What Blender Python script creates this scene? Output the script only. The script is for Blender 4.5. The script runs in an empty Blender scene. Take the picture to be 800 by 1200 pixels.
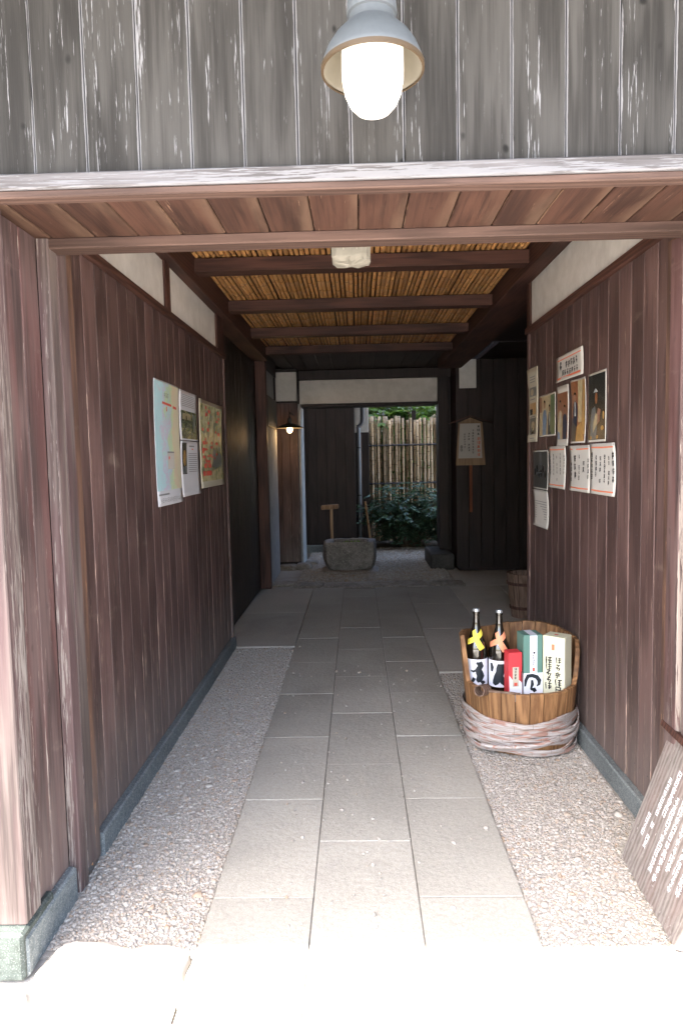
import bpy, math, random
import numpy as np
from mathutils import Vector, Matrix, noise as mnoise
R = random.Random(7)
sc = bpy.context.scene
COL = sc.collection

# ------------------------------------------------------------------ camera
cd = bpy.data.cameras.new("camera"); cam = bpy.data.objects.new("camera", cd); COL.objects.link(cam)
cd.sensor_fit = 'VERTICAL'; cd.sensor_height = 36.0; cd.sensor_width = 24.0; cd.lens = 24.0
cd.clip_start = 0.05; cd.clip_end = 2000
_p, _y, _r = map(math.radians, (4.5, 1.35, 1.2))
fw = Vector((-math.sin(_y)*math.cos(_p), math.cos(_y)*math.cos(_p), -math.sin(_p)))
rt = Vector((math.cos(_y), math.sin(_y), 0)); up = rt.cross(fw)
rt2 = rt*math.cos(_r) - up*math.sin(_r); up2 = rt*math.sin(_r) + up*math.cos(_r)
cam.matrix_world = Matrix(((rt2.x, up2.x, -fw.x, 0), (rt2.y, up2.y, -fw.y, 0), (rt2.z, up2.z, -fw.z, 1.40), (0, 0, 0, 1)))
sc.camera = cam
# ------------------------------------------------------------------ sky, sun, exposure
LD = Vector((0.40, 0.50, -1.0)).normalized()          # direction the sunlight travels
elev = math.asin(-LD.z); azim = math.atan2(-LD.x, -LD.y)
wd = bpy.data.worlds.new("World"); sc.world = wd; wd.use_nodes = True
wn = wd.node_tree; bg = wn.nodes["Background"]
sky = wn.nodes.new("ShaderNodeTexSky"); sky.sky_type = 'NISHITA'; sky.sun_disc = False
sky.sun_elevation = elev; sky.sun_rotation = azim; sky.air_density = 1.1; sky.dust_density = 4.2; sky.ozone_density = 1.0
wn.links.new(sky.outputs[0], bg.inputs[0]); bg.inputs[1].default_value = 0.15
sl = bpy.data.lights.new("sun", 'SUN'); so = bpy.data.objects.new("sun", sl); COL.objects.link(so)
sl.energy = 4.0; sl.angle = math.radians(0.6); sl.color = (1.0, 0.95, 0.88)
so.rotation_euler = LD.to_track_quat('-Z', 'Y').to_euler(); so.location = (-3, -4, 12)
vs = sc.view_settings; vs.view_transform = 'Standard'; vs.look = 'None'; vs.exposure = 3.3; vs.gamma = 1.0; vs.use_curve_mapping = False
cy = sc.cycles; cy.use_denoising = True; cy.max_bounces = 10; cy.diffuse_bounces = 6; cy.glossy_bounces = 4
cy.transmission_bounces = 4; cy.sample_clamp_indirect = 6.0; cy.caustics_reflective = False; cy.caustics_refractive = False

# ------------------------------------------------------------------ node helpers
class NT:
    def __init__(s, name):
        s.m = bpy.data.materials.new(name); s.m.use_nodes = True
        s.t = s.m.node_tree; s.b = s.t.nodes["Principled BSDF"]
    def n(s, typ, ins=None, out=0, **props):
        nd = s.t.nodes.new("ShaderNode" + typ)
        for k, v in props.items(): setattr(nd, k, v)
        for k, v in (ins or {}).items(): s.set(nd.inputs[k], v)
        return nd.outputs[out]
    def set(s, inp, v):
        if isinstance(v, bpy.types.NodeSocket): s.t.links.new(v, inp)
        elif isinstance(v, (tuple, list)) and len(v) == 3 and inp.type == 'RGBA': inp.default_value = (*v, 1)
        else: inp.default_value = v
    def math(s, op, a, b=0.0, clamp=False): return s.n("Math", {0: a, 1: b}, operation=op, use_clamp=clamp)
    def vmath(s, op, a, b): return s.n("VectorMath", {0: a, 1: b}, operation=op)
    def ramp(s, fac, stops, interp='LINEAR'):
        nd = s.t.nodes.new("ShaderNodeValToRGB"); cr = nd.color_ramp; cr.interpolation = interp
        while len(cr.elements) < len(stops): cr.elements.new(0.5)
        for e, (p, c) in zip(cr.elements, stops):
            e.position = p; e.color = (*c, 1) if len(c) == 3 else c
        s.t.links.new(fac, nd.inputs[0]); return nd.outputs[0]
    def step(s, fac, a, b):                       # smooth 0..1 between a and b
        return s.n("MapRange", {0: fac, 1: a, 2: b, 3: 0.0, 4: 1.0}, interpolation_type='SMOOTHSTEP')
    def mix(s, f, a, b, blend='MIX'):
        nd = s.t.nodes.new("ShaderNodeMix"); nd.data_type = 'RGBA'; nd.blend_type = blend
        s.set(nd.inputs[0], f); s.set(nd.inputs[6], a); s.set(nd.inputs[7], b); return nd.outputs[2]
    def noise(s, vec, scale=5.0, detail=4.0, rough=0.55, dist=0.0):
        return s.n("TexNoise", {"Vector": vec, "Scale": scale, "Detail": detail, "Roughness": rough, "Distortion": dist})
    def coord(s, stretch=(1, 1, 1), kind="Object", rnd=True):
        c = s.t.nodes.new("ShaderNodeTexCoord").outputs[kind]
        if rnd:
            oi = s.t.nodes.new("ShaderNodeObjectInfo").outputs["Random"]
            o = s.n("CombineXYZ", {0: s.math('MULTIPLY', oi, 31.0), 1: s.math('MULTIPLY', oi, 17.0), 2: s.math('MULTIPLY', oi, 53.0)})
            c = s.vmath('ADD', c, o)
        return s.vmath('MULTIPLY', c, stretch)
    def world(s, stretch=(1, 1, 1)):
        return s.vmath('MULTIPLY', s.t.nodes.new("ShaderNodeNewGeometry").outputs["Position"], stretch)
    def wz(s): return s.n("SeparateXYZ", {0: s.world()}, out=2)
    def rnd(s): return s.t.nodes.new("ShaderNodeObjectInfo").outputs["Random"]
    def isl(s): return s.t.nodes.new("ShaderNodeNewGeometry").outputs["Random Per Island"]
    def bump(s, h, strength=0.3, dist=0.01):
        s.t.links.new(s.n("Bump", {"Strength": strength, "Distance": dist, "Height": h}), s.b.inputs["Normal"])
    def done(s, col, rough=0.7, spec=0.35, metal=0.0):
        s.set(s.b.inputs["Base Color"], col); s.set(s.b.inputs["Roughness"], rough)
        s.b.inputs["Specular IOR Level"].default_value = spec; s.b.inputs["Metallic"].default_value = metal
        return s.m
M = {}
def plain(name, col, rough=0.6, spec=0.4, metal=0.0, var=0.12, sc_=30.0):
    t = NT(name); n = t.noise(t.coord(), sc_, 3.0)
    c = t.mix(n, tuple(x*(1-var) for x in col), tuple(min(1, x*(1+var)) for x in col))
    M[name] = t.done(c, rough, spec, metal); return M[name]

def wood(name, dark, light, flake=None, flake_amt=0.0, low_wear=0.0, edge=0.0, knots=0.0, tint=None, tint_amt=0.0, rough=0.7, spec=0.3, var=0.35, dust=None):
    return wood_(name, dark, light, flake, flake_amt, low_wear, edge, knots, tint, tint_amt, rough, spec, var, dust)
def wood_(name, dark, light, flake, flake_amt, low_wear, edge, knots, tint, tint_amt, rough, spec, var, dust):
    """long grain runs along local Z"""
    t = NT(name)
    c = t.coord((1, 1, 1))
    gr = t.noise(t.vmath('MULTIPLY', c, (70, 70, 2.2)), 1.0, 6.0, 0.6)
    fine = t.noise(t.vmath('MULTIPLY', c, (260, 260, 7)), 1.0, 3.0, 0.6)
    big = t.noise(t.vmath('MULTIPLY', c, (9, 9, 1.6)), 1.0, 3.0, 0.5)
    ring = t.n("TexWave", {"Vector": t.vmath('MULTIPLY', c, (1, 1, .09)), "Scale": 16.0, "Distortion": 5.5, "Detail": 3.0, "Detail Scale": 1.2}, wave_type='RINGS', out=1)
    f = t.math('ADD', t.math('MULTIPLY', gr, .55), t.math('ADD', t.math('MULTIPLY', fine, .25), t.math('MULTIPLY', ring, .2)))
    col = t.mix(t.step(f, .30, .68), dark, light)
    bri = t.math('ADD', t.math('MULTIPLY', t.rnd(), var), 1 - var/2)
    bri = t.math('MULTIPLY', bri, t.math('ADD', t.math('MULTIPLY', big, .6), .7))
    col = t.mix(1.0, col, t.n("CombineColor", {0: bri, 1: bri, 2: bri}), 'MULTIPLY')
    if tint: col = t.mix(t.math('MULTIPLY', t.step(t.noise(t.vmath('MULTIPLY', c, (14, 14, 1.1)), 1.0, 3.0), .42, .62), tint_amt), col, tint)
    if knots:
        v = t.n("TexVoronoi", {"Vector": t.vmath('MULTIPLY', t.vmath('ADD', c, t.n("VectorMath", {0: t.n("TexNoise", {"Vector": c, "Scale": 9.0}, out=1), 3: .05}, operation='SCALE')), (10.5, 10.5, 7.5)), "Scale": 1.0})
        k = t.math('MULTIPLY', t.math('SUBTRACT', 1.0, t.step(v, .035, .115)), knots)
        col = t.mix(k, col, tuple(x*.35 for x in dark))
    if dust:
        g0 = t.n("SeparateXYZ", {0: t.t.nodes.new("ShaderNodeTexCoord").outputs["Generated"]}, out=0)
        dm = t.math('ADD', t.math('MULTIPLY', g0, .55), t.math('MULTIPLY', t.noise(t.vmath('MULTIPLY', c, (18, 18, 4)), 1.0, 4.0), .75))
        col = t.mix(t.math('MULTIPLY', t.step(dm, .66, 1.05), .65), col, dust)
    if name in ('dark_wood', 'red_wood', 'raw_trim'):
        sp = t.math('SUBTRACT', t.math('ADD', .42, t.math('MULTIPLY', t.noise(t.vmath('MULTIPLY', c, (26, 26, 3.0)), 1.0, 4.0), .55)), t.wz())
        col = t.mix(t.math('MULTIPLY', t.step(sp, .05, .75), .55), col, (.20, .165, .15))
        sc2 = t.noise(t.vmath('MULTIPLY', t.world(), (3.2, 3.2, 9)), 1.0, 5.0, .6); col = t.mix(t.math('MULTIPLY', t.step(sc2, .62, .75), .35), col, (.22, .165, .135))
    hgt = f
    if flake:
        fn = t.noise(t.vmath('MULTIPLY', c, (230, 230, 11)), 1.0, 5.0, .62)
        area = t.noise(t.vmath('MULTIPLY', c, (30, 30, 1.6)), 1.0, 4.0, .65)
        th = t.math('ADD', fn, t.math('MULTIPLY', t.math('SUBTRACT', area, .5), .8))
        if low_wear:
            th = t.math('ADD', th, t.math('MULTIPLY', t.math('SUBTRACT', 1.0, t.step(t.wz(), .0, 1.5)), low_wear))
        if edge:
            g = t.n("SeparateXYZ", {0: t.t.nodes.new("ShaderNodeTexCoord").outputs["Generated"]}, out=0)
            e = t.math('ABSOLUTE', t.math('SUBTRACT', g, .5))
            en = t.noise(t.vmath('MULTIPLY', c, (8, 8, 3)), 1.0, 3.0)
            th = t.math('ADD', th, t.math('MULTIPLY', t.step(e, .468, .497), t.math('MULTIPLY', en, t.math('MULTIPLY', t.math('ADD', t.rnd(), .45), edge))))
        fm = t.step(th, .78 - flake_amt, .86 - flake_amt)
        col = t.mix(fm, col, flake)
        hgt = t.math('SUBTRACT', f, t.math('MULTIPLY', fm, -.25))
    t.bump(hgt, .35, .004)
    M[name] = t.done(col, rough, spec); return M[name]

def stone(name, a, b, speck=None, scale=60.0, rough=.85, bump=.3, bdist=.006, big=3.0, rvar=.16, stain=.0):
    t = NT(name); w = t.world()
    n1 = t.noise(w, scale, 6.0, .65); n2 = t.noise(w, big, 3.0, .5)
    f = t.math('ADD', t.math('MULTIPLY', n1, .6), t.math('MULTIPLY', n2, .4))
    col = t.mix(t.step(f, .33, .67), a, b)
    if speck:
        v = t.noise(w, scale*4.0, 2.0, .5); col = t.mix(t.step(v, .58, .66), col, speck)
    br = t.math('ADD', t.math('MULTIPLY', t.rnd(), rvar), 1-rvar/2)
    st_ = t.step(t.noise(w, 1.7, 5.0, .6, .6), .50, .72); br = t.math('MULTIPLY', br, t.math('SUBTRACT', 1.0, t.math('MULTIPLY', st_, stain)))
    col = t.mix(1.0, col, t.n("CombineColor", {0: br, 1: br, 2: br}), 'MULTIPLY')
    t.bump(t.math('ADD', n1, t.math('MULTIPLY', t.noise(w, scale*.35, 4.0), 1.0)), bump, bdist)
    M[name] = t.done(col, rough, .3); return M[name]

wood('grey_wood', (.0195, .0183, .0175), (.046, .0442, .0425), (.180, .180, .192), .130, 0, 1.15, 1.0, var=.3, rough=.85)
wood('bleached_wood', (.062, .057, .058), (.125, .120, .128), (.155, .154, .165), .30, var=.15, rough=.85)
wood('soffit_wood', (.030, .0135, .0095), (.070, .033, .0225), (.19, .116, .078), .05, 0, .5, .3, var=.25, dust=(.125, .078, .053))
wood('lintel_wood', (.042, .024, .019), (.088, .053, .042), (.15, .10, .08), .03, var=.1)
wood('dark_wood', (.047, .027, .025), (.100, .060, .055), (.30, .215, .175), .088, .075, .13, .4, var=.5, rough=.55, spec=.35)
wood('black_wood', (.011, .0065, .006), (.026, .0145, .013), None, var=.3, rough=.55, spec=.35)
wood('red_wood', (.042, .027, .026), (.112, .074, .070), (.27, .225, .20), .085, .06, .40, .3, tint=(.105, .042, .040), tint_amt=.5, var=.25)
wood('pale_trim', (.060, .045, .042), (.14, .112, .102), (.23, .20, .185), .04, .05, .3, .1, tint=(.09, .045, .05), tint_amt=.5, var=.2)
wood('raw_trim', (.055, .032, .026), (.12, .066, .045), (.46, .25, .13), .05, .15, .5, .1, var=.2)
wood('beam_wood', (.034, .015, .012), (.085, .038, .028), None, var=.25, rough=.6)
wood('tub_wood', (.13, .062, .027), (.29, .155, .070), (.07, .03, .015), .05, 0, .35, .3, var=.45, rough=.6)
wood('bin_wood', (.10, .062, .045), (.21, .14, .105), None, var=.25)
wood('sign_wood', (.20, .13, .08), (.36, .25, .16), None, var=.2)
wood('leaning_wood', (.14, .12, .108), (.27, .238, .22), (.35, .32, .30), .12, 0, .3, .2, tint=(.18, .10, .09), tint_amt=.25, var=.1)
wood('brown_stick', (.16, .055, .028), (.28, .10, .05), None, var=.2)
wood('hoop_cane', (.24, .185, .15), (.42, .38, .36), (.50, .49, .54), .22, tint=(.30, .13, .09), tint_amt=.5, var=.6, rough=.6)
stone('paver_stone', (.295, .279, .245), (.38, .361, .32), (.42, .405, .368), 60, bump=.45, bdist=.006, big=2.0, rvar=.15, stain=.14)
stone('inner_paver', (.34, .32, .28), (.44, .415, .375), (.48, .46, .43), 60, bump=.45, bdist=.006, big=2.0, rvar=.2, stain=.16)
stone('granite', (.085, .10, .105), (.18, .20, .205), (.29, .31, .305), 55, bump=.4)
stone('rubble', (.16, .14, .12), (.36, .33, .29), (.44, .41, .37), 26, bump=.6, bdist=.012, big=6.0)
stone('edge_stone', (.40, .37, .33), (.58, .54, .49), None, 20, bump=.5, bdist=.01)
stone('basin_stone', (.17, .155, .14), (.34, .31, .285), (.42, .39, .36), 24, bump=.8, bdist=.015, big=5.0)
stone('street', (.40, .385, .36), (.52, .50, .47), None, 30, bump=.3)
stone('bed', (.26, .24, .215), (.38, .355, .325), (.46, .43, .39), 90, bump=.8, bdist=.01, big=5.0)
stone('earth', (.07, .058, .045), (.14, .115, .09), None, 30, bump=.8, bdist=.02)
stone('dark_stone', (.05, .048, .045), (.10, .095, .09), None, 30, bump=.5)
stone('corner_granite', (.030, .037, .033), (.065, .078, .072), (.12, .132, .125), 55, bump=.4)
stone('joint', (.13, .12, .105), (.21, .195, .175), None, 60, bump=.5)
stone('plaster', (.58, .56, .52), (.70, .68, .64), None, 12, bump=.15, bdist=.003, big=1.5, stain=.14)
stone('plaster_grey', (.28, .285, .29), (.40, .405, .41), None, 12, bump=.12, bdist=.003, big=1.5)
stone('roof_tile', (.08, .085, .09), (.15, .155, .16), None, 20, bump=.2)
def gravel_mat():
    t = NT('gravel')
    c = t.ramp(t.isl(), [(0, (.33, .30, .265)), (.18, (.375, .345, .305)), (.36, (.43, .40, .36)), (.52, (.35, .32, .28)), (.66, (.385, .315, .25)), (.75, (.455, .43, .39)), (.88, (.29, .265, .245)), (.96, (.35, .255, .18))], 'CONSTANT')
    n = t.noise(t.world(), 160.0, 3.0)
    c = t.mix(t.math('MULTIPLY', n, .4), c, (.30, .27, .25)); M['gravel'] = t.done(c, .8, .3)
gravel_mat()
def bamboo_mat(name, a, b, node, r=.45):
    t = NT(name); c = t.coord((1, 1, 1))
    n = t.noise(t.vmath('MULTIPLY', c, (60, 60, 3)), 1.0, 4.0); z = t.n("SeparateXYZ", {0: c}, out=2)
    saw = t.math('ABSOLUTE', t.math('SUBTRACT', t.math('FRACT', t.math('DIVIDE', z, .24)), .5))
    br = t.math('ADD', t.math('MULTIPLY', t.rnd(), .6), .65)
    col = t.mix(n, a, b); col = t.mix(1.0, col, t.n("CombineColor", {0: br, 1: br, 2: br}), 'MULTIPLY')
    col = t.mix(t.math('SUBTRACT', 1.0, t.step(saw, .015, .05)), col, node)
    t.bump(n, .15, .002); M[name] = t.done(col, r, .4)
bamboo_mat('ceiling_bamboo', (.42, .205, .075), (.62, .345, .135), (.26, .12, .04))
bamboo_mat('fence_bamboo', (.34, .245, .15), (.58, .45, .30), (.27, .19, .12))
bamboo_mat('dry_bamboo', (.26, .15, .07), (.42, .27, .14), (.2, .1, .05))
def cane_mat():
    t = NT('hoop_cane'); c = t.t.nodes.new("ShaderNodeTexCoord").outputs["Object"]
    x = t.n("SeparateXYZ", {0: c}); y = t.n("SeparateXYZ", {0: c}, out=1); z = t.n("SeparateXYZ", {0: c}, out=2)
    ang = t.math('ADD', t.math('ARCTAN2', y, x), t.math('MULTIPLY', t.rnd(), 40.0))
    v = t.n("CombineXYZ", {0: t.math('MULTIPLY', ang, 2.2), 1: t.math('MULTIPLY', z, 300.0), 2: t.math('MULTIPLY', t.rnd(), 90.0)})
    n = t.noise(v, 1.0, 5.0, .6); v2 = t.n("CombineXYZ", {0: t.math('MULTIPLY', ang, 3.0), 1: t.math('MULTIPLY', z, 60.0), 2: t.math('MULTIPLY', t.rnd(), 50.0)})
    p = t.noise(v2, 1.0, 3.0, .5)
    col = t.mix(t.step(n, .3, .7), (.24, .19, .155), (.46, .43, .43)); col = t.mix(t.math('MULTIPLY', t.step(p, .52, .62), .8), col, (.30, .15, .11))
    col = t.mix(t.math('MULTIPLY', t.step(n, .58, .72), .7), col, (.55, .54, .58))
    nd = t.math('ABSOLUTE', t.math('SUBTRACT', t.math('FRACT', t.math('MULTIPLY', ang, 1.6)), .5)); col = t.mix(t.math('SUBTRACT', .6, t.step(nd, .0, .02), True), col, (.10, .07, .055))
    t.bump(n, .5, .002); M['hoop_cane'] = t.done(col, .65, .3)
cane_mat()
def leafmat(name, cols, gloss=.45, trans=.25):
    t = NT(name); c = t.ramp(t.isl(), cols)
    m = t.done(c, gloss, .4); tr = t.n("BsdfTranslucent", {"Color": t.mix(.5, c, (.25, .45, .06))})
    o = t.t.nodes["Material Output"]; mx = t.n("MixShader", {0: trans, 1: t.b.outputs[0], 2: tr})
    t.t.links.new(mx, o.inputs[0]); M[name] = m
leafmat('shrub_leaf', [(0, (.035, .075, .052)), (.5, (.080, .155, .105)), (1, (.15, .24, .16))], .38, .15)
leafmat('bright_leaf', [(0, (.05, .11, .02)), (.5, (.10, .19, .035)), (1, (.17, .26, .06))], .45, .4)
leafmat('tree_leaf', [(0, (.03, .07, .02)), (.5, (.06, .12, .03)), (1, (.11, .17, .05))], .5, .3)
plain('stem', (.12, .085, .055), .8)
plain('paper', (.50, .485, .46), .75, .2, var=.04, sc_=8)
plain('paper_cool', (.53, .54, .59), .7, .25, var=.03, sc_=8)
plain('paper_cream', (.46, .43, .35), .75, .2, var=.05, sc_=8)
plain('ink', (.022, .021, .023), .6, .3, var=.2)
plain('ink_soft', (.20, .20, .21), .7, .2)
plain('red_ink', (.62, .13, .055), .6)
plain('orange_line', (.70, .20, .10), .6)
plain('seal_red', (.60, .09, .06), .6)
plain('white_ink', (.80, .80, .83), .6)
plain('sky_blue', (.40, .62, .72), .5); plain('skin', (0.26, 0.136, 0.093), .5, var=.65, sc_=45); plain('navy', (.02, .028, .055), .5, var=.65, sc_=45)
plain('photo_black', (.014, .016, .016), .25, .5, var=.65, sc_=45); plain('photo_wood', (0.186, 0.068, 0.028), .3, .5, var=.65, sc_=45); plain('photo_gold', (0.341, 0.198, 0.062), .3, .5, var=.65, sc_=45)
plain('photo_green', (0.056, 0.105, 0.043), .3, .5, var=.65, sc_=45); plain('photo_white', (0.384, 0.403, 0.409), .3, .5, var=.65, sc_=45); plain('photo_blue', (0.099, 0.186, 0.322), .3, .5, var=.65, sc_=45)
plain('photo_dark', (.03, .035, .035), .3, .5, var=.65, sc_=45); plain('photo_grey', (0.099, 0.112, 0.118), .3, .5, var=.65, sc_=45); plain('photo_cream', (0.372, 0.31, 0.186), .3, .5, var=.65, sc_=45)
plain('lamp_grey', (.105, .118, .130), .5, .5, .1, var=.12, sc_=90)
plain('lantern_paper', (.27, .255, .215), .8, .2, var=.2, sc_=14)
plain('lamp_inner', (.19, .175, .145), .5); plain('rim_brown', (.06, .04, .022), .55)
plain('black_iron', (.02, .018, .016), .45, .5); plain('pipe_grey', (.20, .22, .24), .4, .5); plain('pipe_dark', (.06, .06, .065), .4)
plain('box_green', (.10, .205, .175), .55, .4, var=.05); plain('box_cream', (.64, .63, .47), .6, .3, var=.03)
plain('box_red', (.62, .045, .055), .5, .4, var=.06); plain('label_white', (.72, .74, .82), .6, .3, var=.03)
plain('tape_yellow', (.74, .62, .08), .55); plain('tape_orange', (.78, .29, .16), .55); plain('cap_metal', (.42, .44, .46), .3, .6, .7)
plain('label_black', (.012, .018, .024), .55)
def glass(name, col, r=.06):
    t = NT(name); t.b.inputs["Coat Weight"].default_value = .6; M[name] = t.done(col, r, .7)
glass('bottle_glass', (.009, .007, .005))
def water():
    t = NT('water'); n = t.noise(t.world(), 12, 2); t.bump(n, .05, .003); M['water'] = t.done((.02, .025, .02), .05, .6)
water()
def emis(name, col, st):
    t = NT(name); t.b.inputs["Emission Color"].default_value = (*col, 1); t.b.inputs["Emission Strength"].default_value = st
    M[name] = t.done((.8, .8, .8), .4)
emis('lit_globe', (1.0, .85, .62), .145); emis('lit_bulb', (1.0, .62, .25), 1.0)
def mapmat():
    t = NT('map_print'); g = t.t.nodes.new("ShaderNodeTexCoord").outputs["Generated"]
    g2 = t.vmath('ADD', g, t.n("VectorMath", {0: t.n("TexNoise", {"Vector": g, "Scale": 7.0, "Detail": 5.0}, out=1), 3: .35}, operation='SCALE'))
    n = t.noise(t.vmath('MULTIPLY', g2, (1, 3.0, 2.2)), 1.5, 5.0, .55)
    y = t.n("SeparateXYZ", {0: g2}, out=1)
    f = t.math('ADD', t.math('MULTIPLY', n, .62), t.math('MULTIPLY', y, .44))
    c = t.ramp(f, [(0, (.33, .56, .66)), (.52, (.40, .63, .70)), (.55, (.52, .44, .60)), (.585, (.42, .60, .68)), (.63, (.44, .60, .40)), (.68, (.56, .66, .42)), (.72, (.62, .52, .38)), (.80, (.60, .58, .42)), (1, (.62, .55, .50))])
    lines = t.n("TexVoronoi", {"Vector": t.vmath('MULTIPLY', g2, (1, 14, 20)), "Scale": 1.0}, feature='DISTANCE_TO_EDGE')
    c = t.mix(t.math('MULTIPLY', t.math('SUBTRACT', 1.0, t.step(lines, .0, .05)), .35), c, (.62, .40, .50))
    M['map_print'] = t.done(c, .35, .45)
    t = NT('town_print'); g = t.t.nodes.new("ShaderNodeTexCoord").outputs["Generated"]
    n = t.noise(t.vmath('MULTIPLY', g, (1, 5, 5)), 2.0, 5.0, .6)
    c = t.ramp(n, [(.3, (.16, .22, .10)), (.42, (.34, .36, .18)), (.52, (.56, .50, .28)), (.64, (.62, .58, .40)), (.75, (.30, .36, .30))])
    M['town_print'] = t.done(c, .2, .5)
    t = NT('garden_photo'); g = t.t.nodes.new("ShaderNodeTexCoord").outputs["Generated"]
    n = t.noise(t.vmath('MULTIPLY', g, (1, 5, 6)), 1.6, 5.0, .65)
    c = t.ramp(n, [(.36, (.012, .016, .010)), (.48, (.05, .07, .03)), (.58, (.20, .19, .09)), (.7, (.45, .36, .20))])
    M['garden_photo'] = t.done(c, .25, .5)
mapmat()

# ------------------------------------------------------------------ object helpers
W = {}
def link(o, parent, w):
    COL.objects.link(o); W[o.name] = Vector(w)
    if parent is not None:
        o.parent = parent; o.location = Vector(w) - W[parent.name]
    else: o.location = w
    return o
def tag(o, label, cat, group=None):
    o['label'] = label; o['category'] = cat
    if group: o['group'] = group
    return o
def thing(name, loc, label, cat, group=None):
    o = bpy.data.objects.new(name, None); o.empty_display_size = .1
    return tag(link(o, None, loc), label, cat, group)
def part_empty(name, loc, parent):
    o = bpy.data.objects.new(name, None); o.empty_display_size = .05
    return link(o, parent, loc)
def mk(name, V, Fc, mat, parent=None, origin=None, smooth=False):
    V = [Vector(v) for v in V]
    if origin is None:
        xs = [v.x for v in V]; ys = [v.y for v in V]; zs = [v.z for v in V]
        origin = Vector(((min(xs)+max(xs))/2, (min(ys)+max(ys))/2, min(zs)))
    origin = Vector(origin)
    me = bpy.data.meshes.new(name); me.from_pydata([v - origin for v in V], [], Fc); me.update()
    mats = mat if isinstance(mat, (list, tuple)) else [mat]
    for m in mats: me.materials.append(M[m])
    if smooth: me.shade_smooth()
    return link(bpy.data.objects.new(name, me), parent, origin)
class B:                                    # shape collector
    def __init__(s): s.V = []; s.F = []
    def add(s, V, Fc):
        k = len(s.V); s.V += [Vector(v) for v in V]; s.F += [tuple(i+k for i in f) for f in Fc]; return s
    def box(s, x0, x1, y0, y1, z0, z1, c=0.0):
        if c <= 0:
            V = [(x, y, z) for z in (z0, z1) for y in (y0, y1) for x in (x0, x1)]
            return s.add(V, [(0, 2, 3, 1), (4, 5, 7, 6), (0, 1, 5, 4), (2, 6, 7, 3), (0, 4, 6, 2), (1, 3, 7, 5)])
        lo = (x0, y0, z0); hi = (x1, y1, z1); V = []; idx = {}
        for sx in (0, 1):
            for sy in (0, 1):
                for sz in (0, 1):
                    sg = (sx, sy, sz); cor = [hi[a] if sg[a] else lo[a] for a in range(3)]
                    for a in range(3):
                        p = list(cor)
                        for b in range(3):
                            if b != a: p[b] += -c if sg[b] else c
                        idx[(sg, a)] = len(V); V.append(p)
        Fc = []
        for a in range(3):
            b, d = [(1, 2), (2, 0), (0, 1)][a]
            for s_ in (0, 1):
                q = []
                for (sb, sd) in ((0, 0), (1, 0), (1, 1), (0, 1)):
                    sg = [0, 0, 0]; sg[a] = s_; sg[b] = sb; sg[d] = sd; q.append(idx[(tuple(sg), a)])
                Fc.append(tuple(q) if s_ else tuple(q[::-1]))
            for sb in (0, 1):                 # edges along a, between faces b and d
                for sd in (0, 1):
                    s0 = [0, 0, 0]; s0[b] = sb; s0[d] = sd; s1 = list(s0); s1[a] = 1
                    q = [idx[(tuple(s0), b)], idx[(tuple(s1), b)], idx[(tuple(s1), d)], idx[(tuple(s0), d)]]
                    Fc.append(tuple(q[::-1]) if (sb ^ sd) == 0 else tuple(q))
        for sx in (0, 1):
            for sy in (0, 1):
                for sz in (0, 1):
                    q = [idx[((sx, sy, sz), a)] for a in range(3)]
                    Fc.append(tuple(q) if (sx ^ sy ^ sz) else tuple(q[::-1]))
        return s.add(V, Fc)
    def tube(s, pts, rad, n=8, caps=True):
        pts = [Vector(p) for p in pts]; rs = rad if isinstance(rad, (list, tuple)) else [rad]*len(pts)
        k = len(s.V); prev = None
        for i, p in enumerate(pts):
            d = (pts[min(i+1, len(pts)-1)] - pts[max(i-1, 0)]).normalized()
            a = prev - d*prev.dot(d) if prev is not None else (Vector((0, 0, 1)) if abs(d.z) < .9 else Vector((1, 0, 0))).cross(d)
            a.normalize(); prev = a; b = d.cross(a)
            for j in range(n):
                t = 2*math.pi*j/n; s.V.append(p + (a*math.cos(t) + b*math.sin(t))*rs[i])
        for i in range(len(pts)-1):
            for j in range(n):
                s.F.append((k+i*n+j, k+i*n+(j+1) % n, k+(i+1)*n+(j+1) % n, k+(i+1)*n+j))
        if caps:
            s.F.append(tuple(k+j for j in range(n))[::-1]); s.F.append(tuple(k+(len(pts)-1)*n+j for j in range(n)))
        return s
    def lathe(s, prof, cx, cy, n=32, close_bot=True, close_top=True):
        k = len(s.V)
        for r, z in prof:
            for j in range(n):
                t = 2*math.pi*j/n; s.V.append(Vector((cx + r*math.cos(t), cy + r*math.sin(t), z)))
        for i in range(len(prof)-1):
            for j in range(n):
                s.F.append((k+i*n+j, k+i*n+(j+1) % n, k+(i+1)*n+(j+1) % n, k+(i+1)*n+j))
        if close_bot: s.F.append(tuple(k+j for j in range(n))[::-1])
        if close_top: s.F.append(tuple(k+(len(prof)-1)*n+j for j in range(n)))
        return s
    def mk(s, name, mat, parent=None, origin=None, smooth=False):
        return mk(name, s.V, s.F, mat, parent, origin, smooth)
def box(name, dims, mat, parent=None, c=.004): return B().box(*dims, c=c).mk(name, mat, parent)
def autosmooth(o, ang=40):
    me = o.data; me.shade_smooth()
    try: me.set_sharp_from_angle(angle=math.radians(ang))
    except Exception: pass
    return o
def struct(o): o['kind'] = 'structure'; return o

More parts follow.
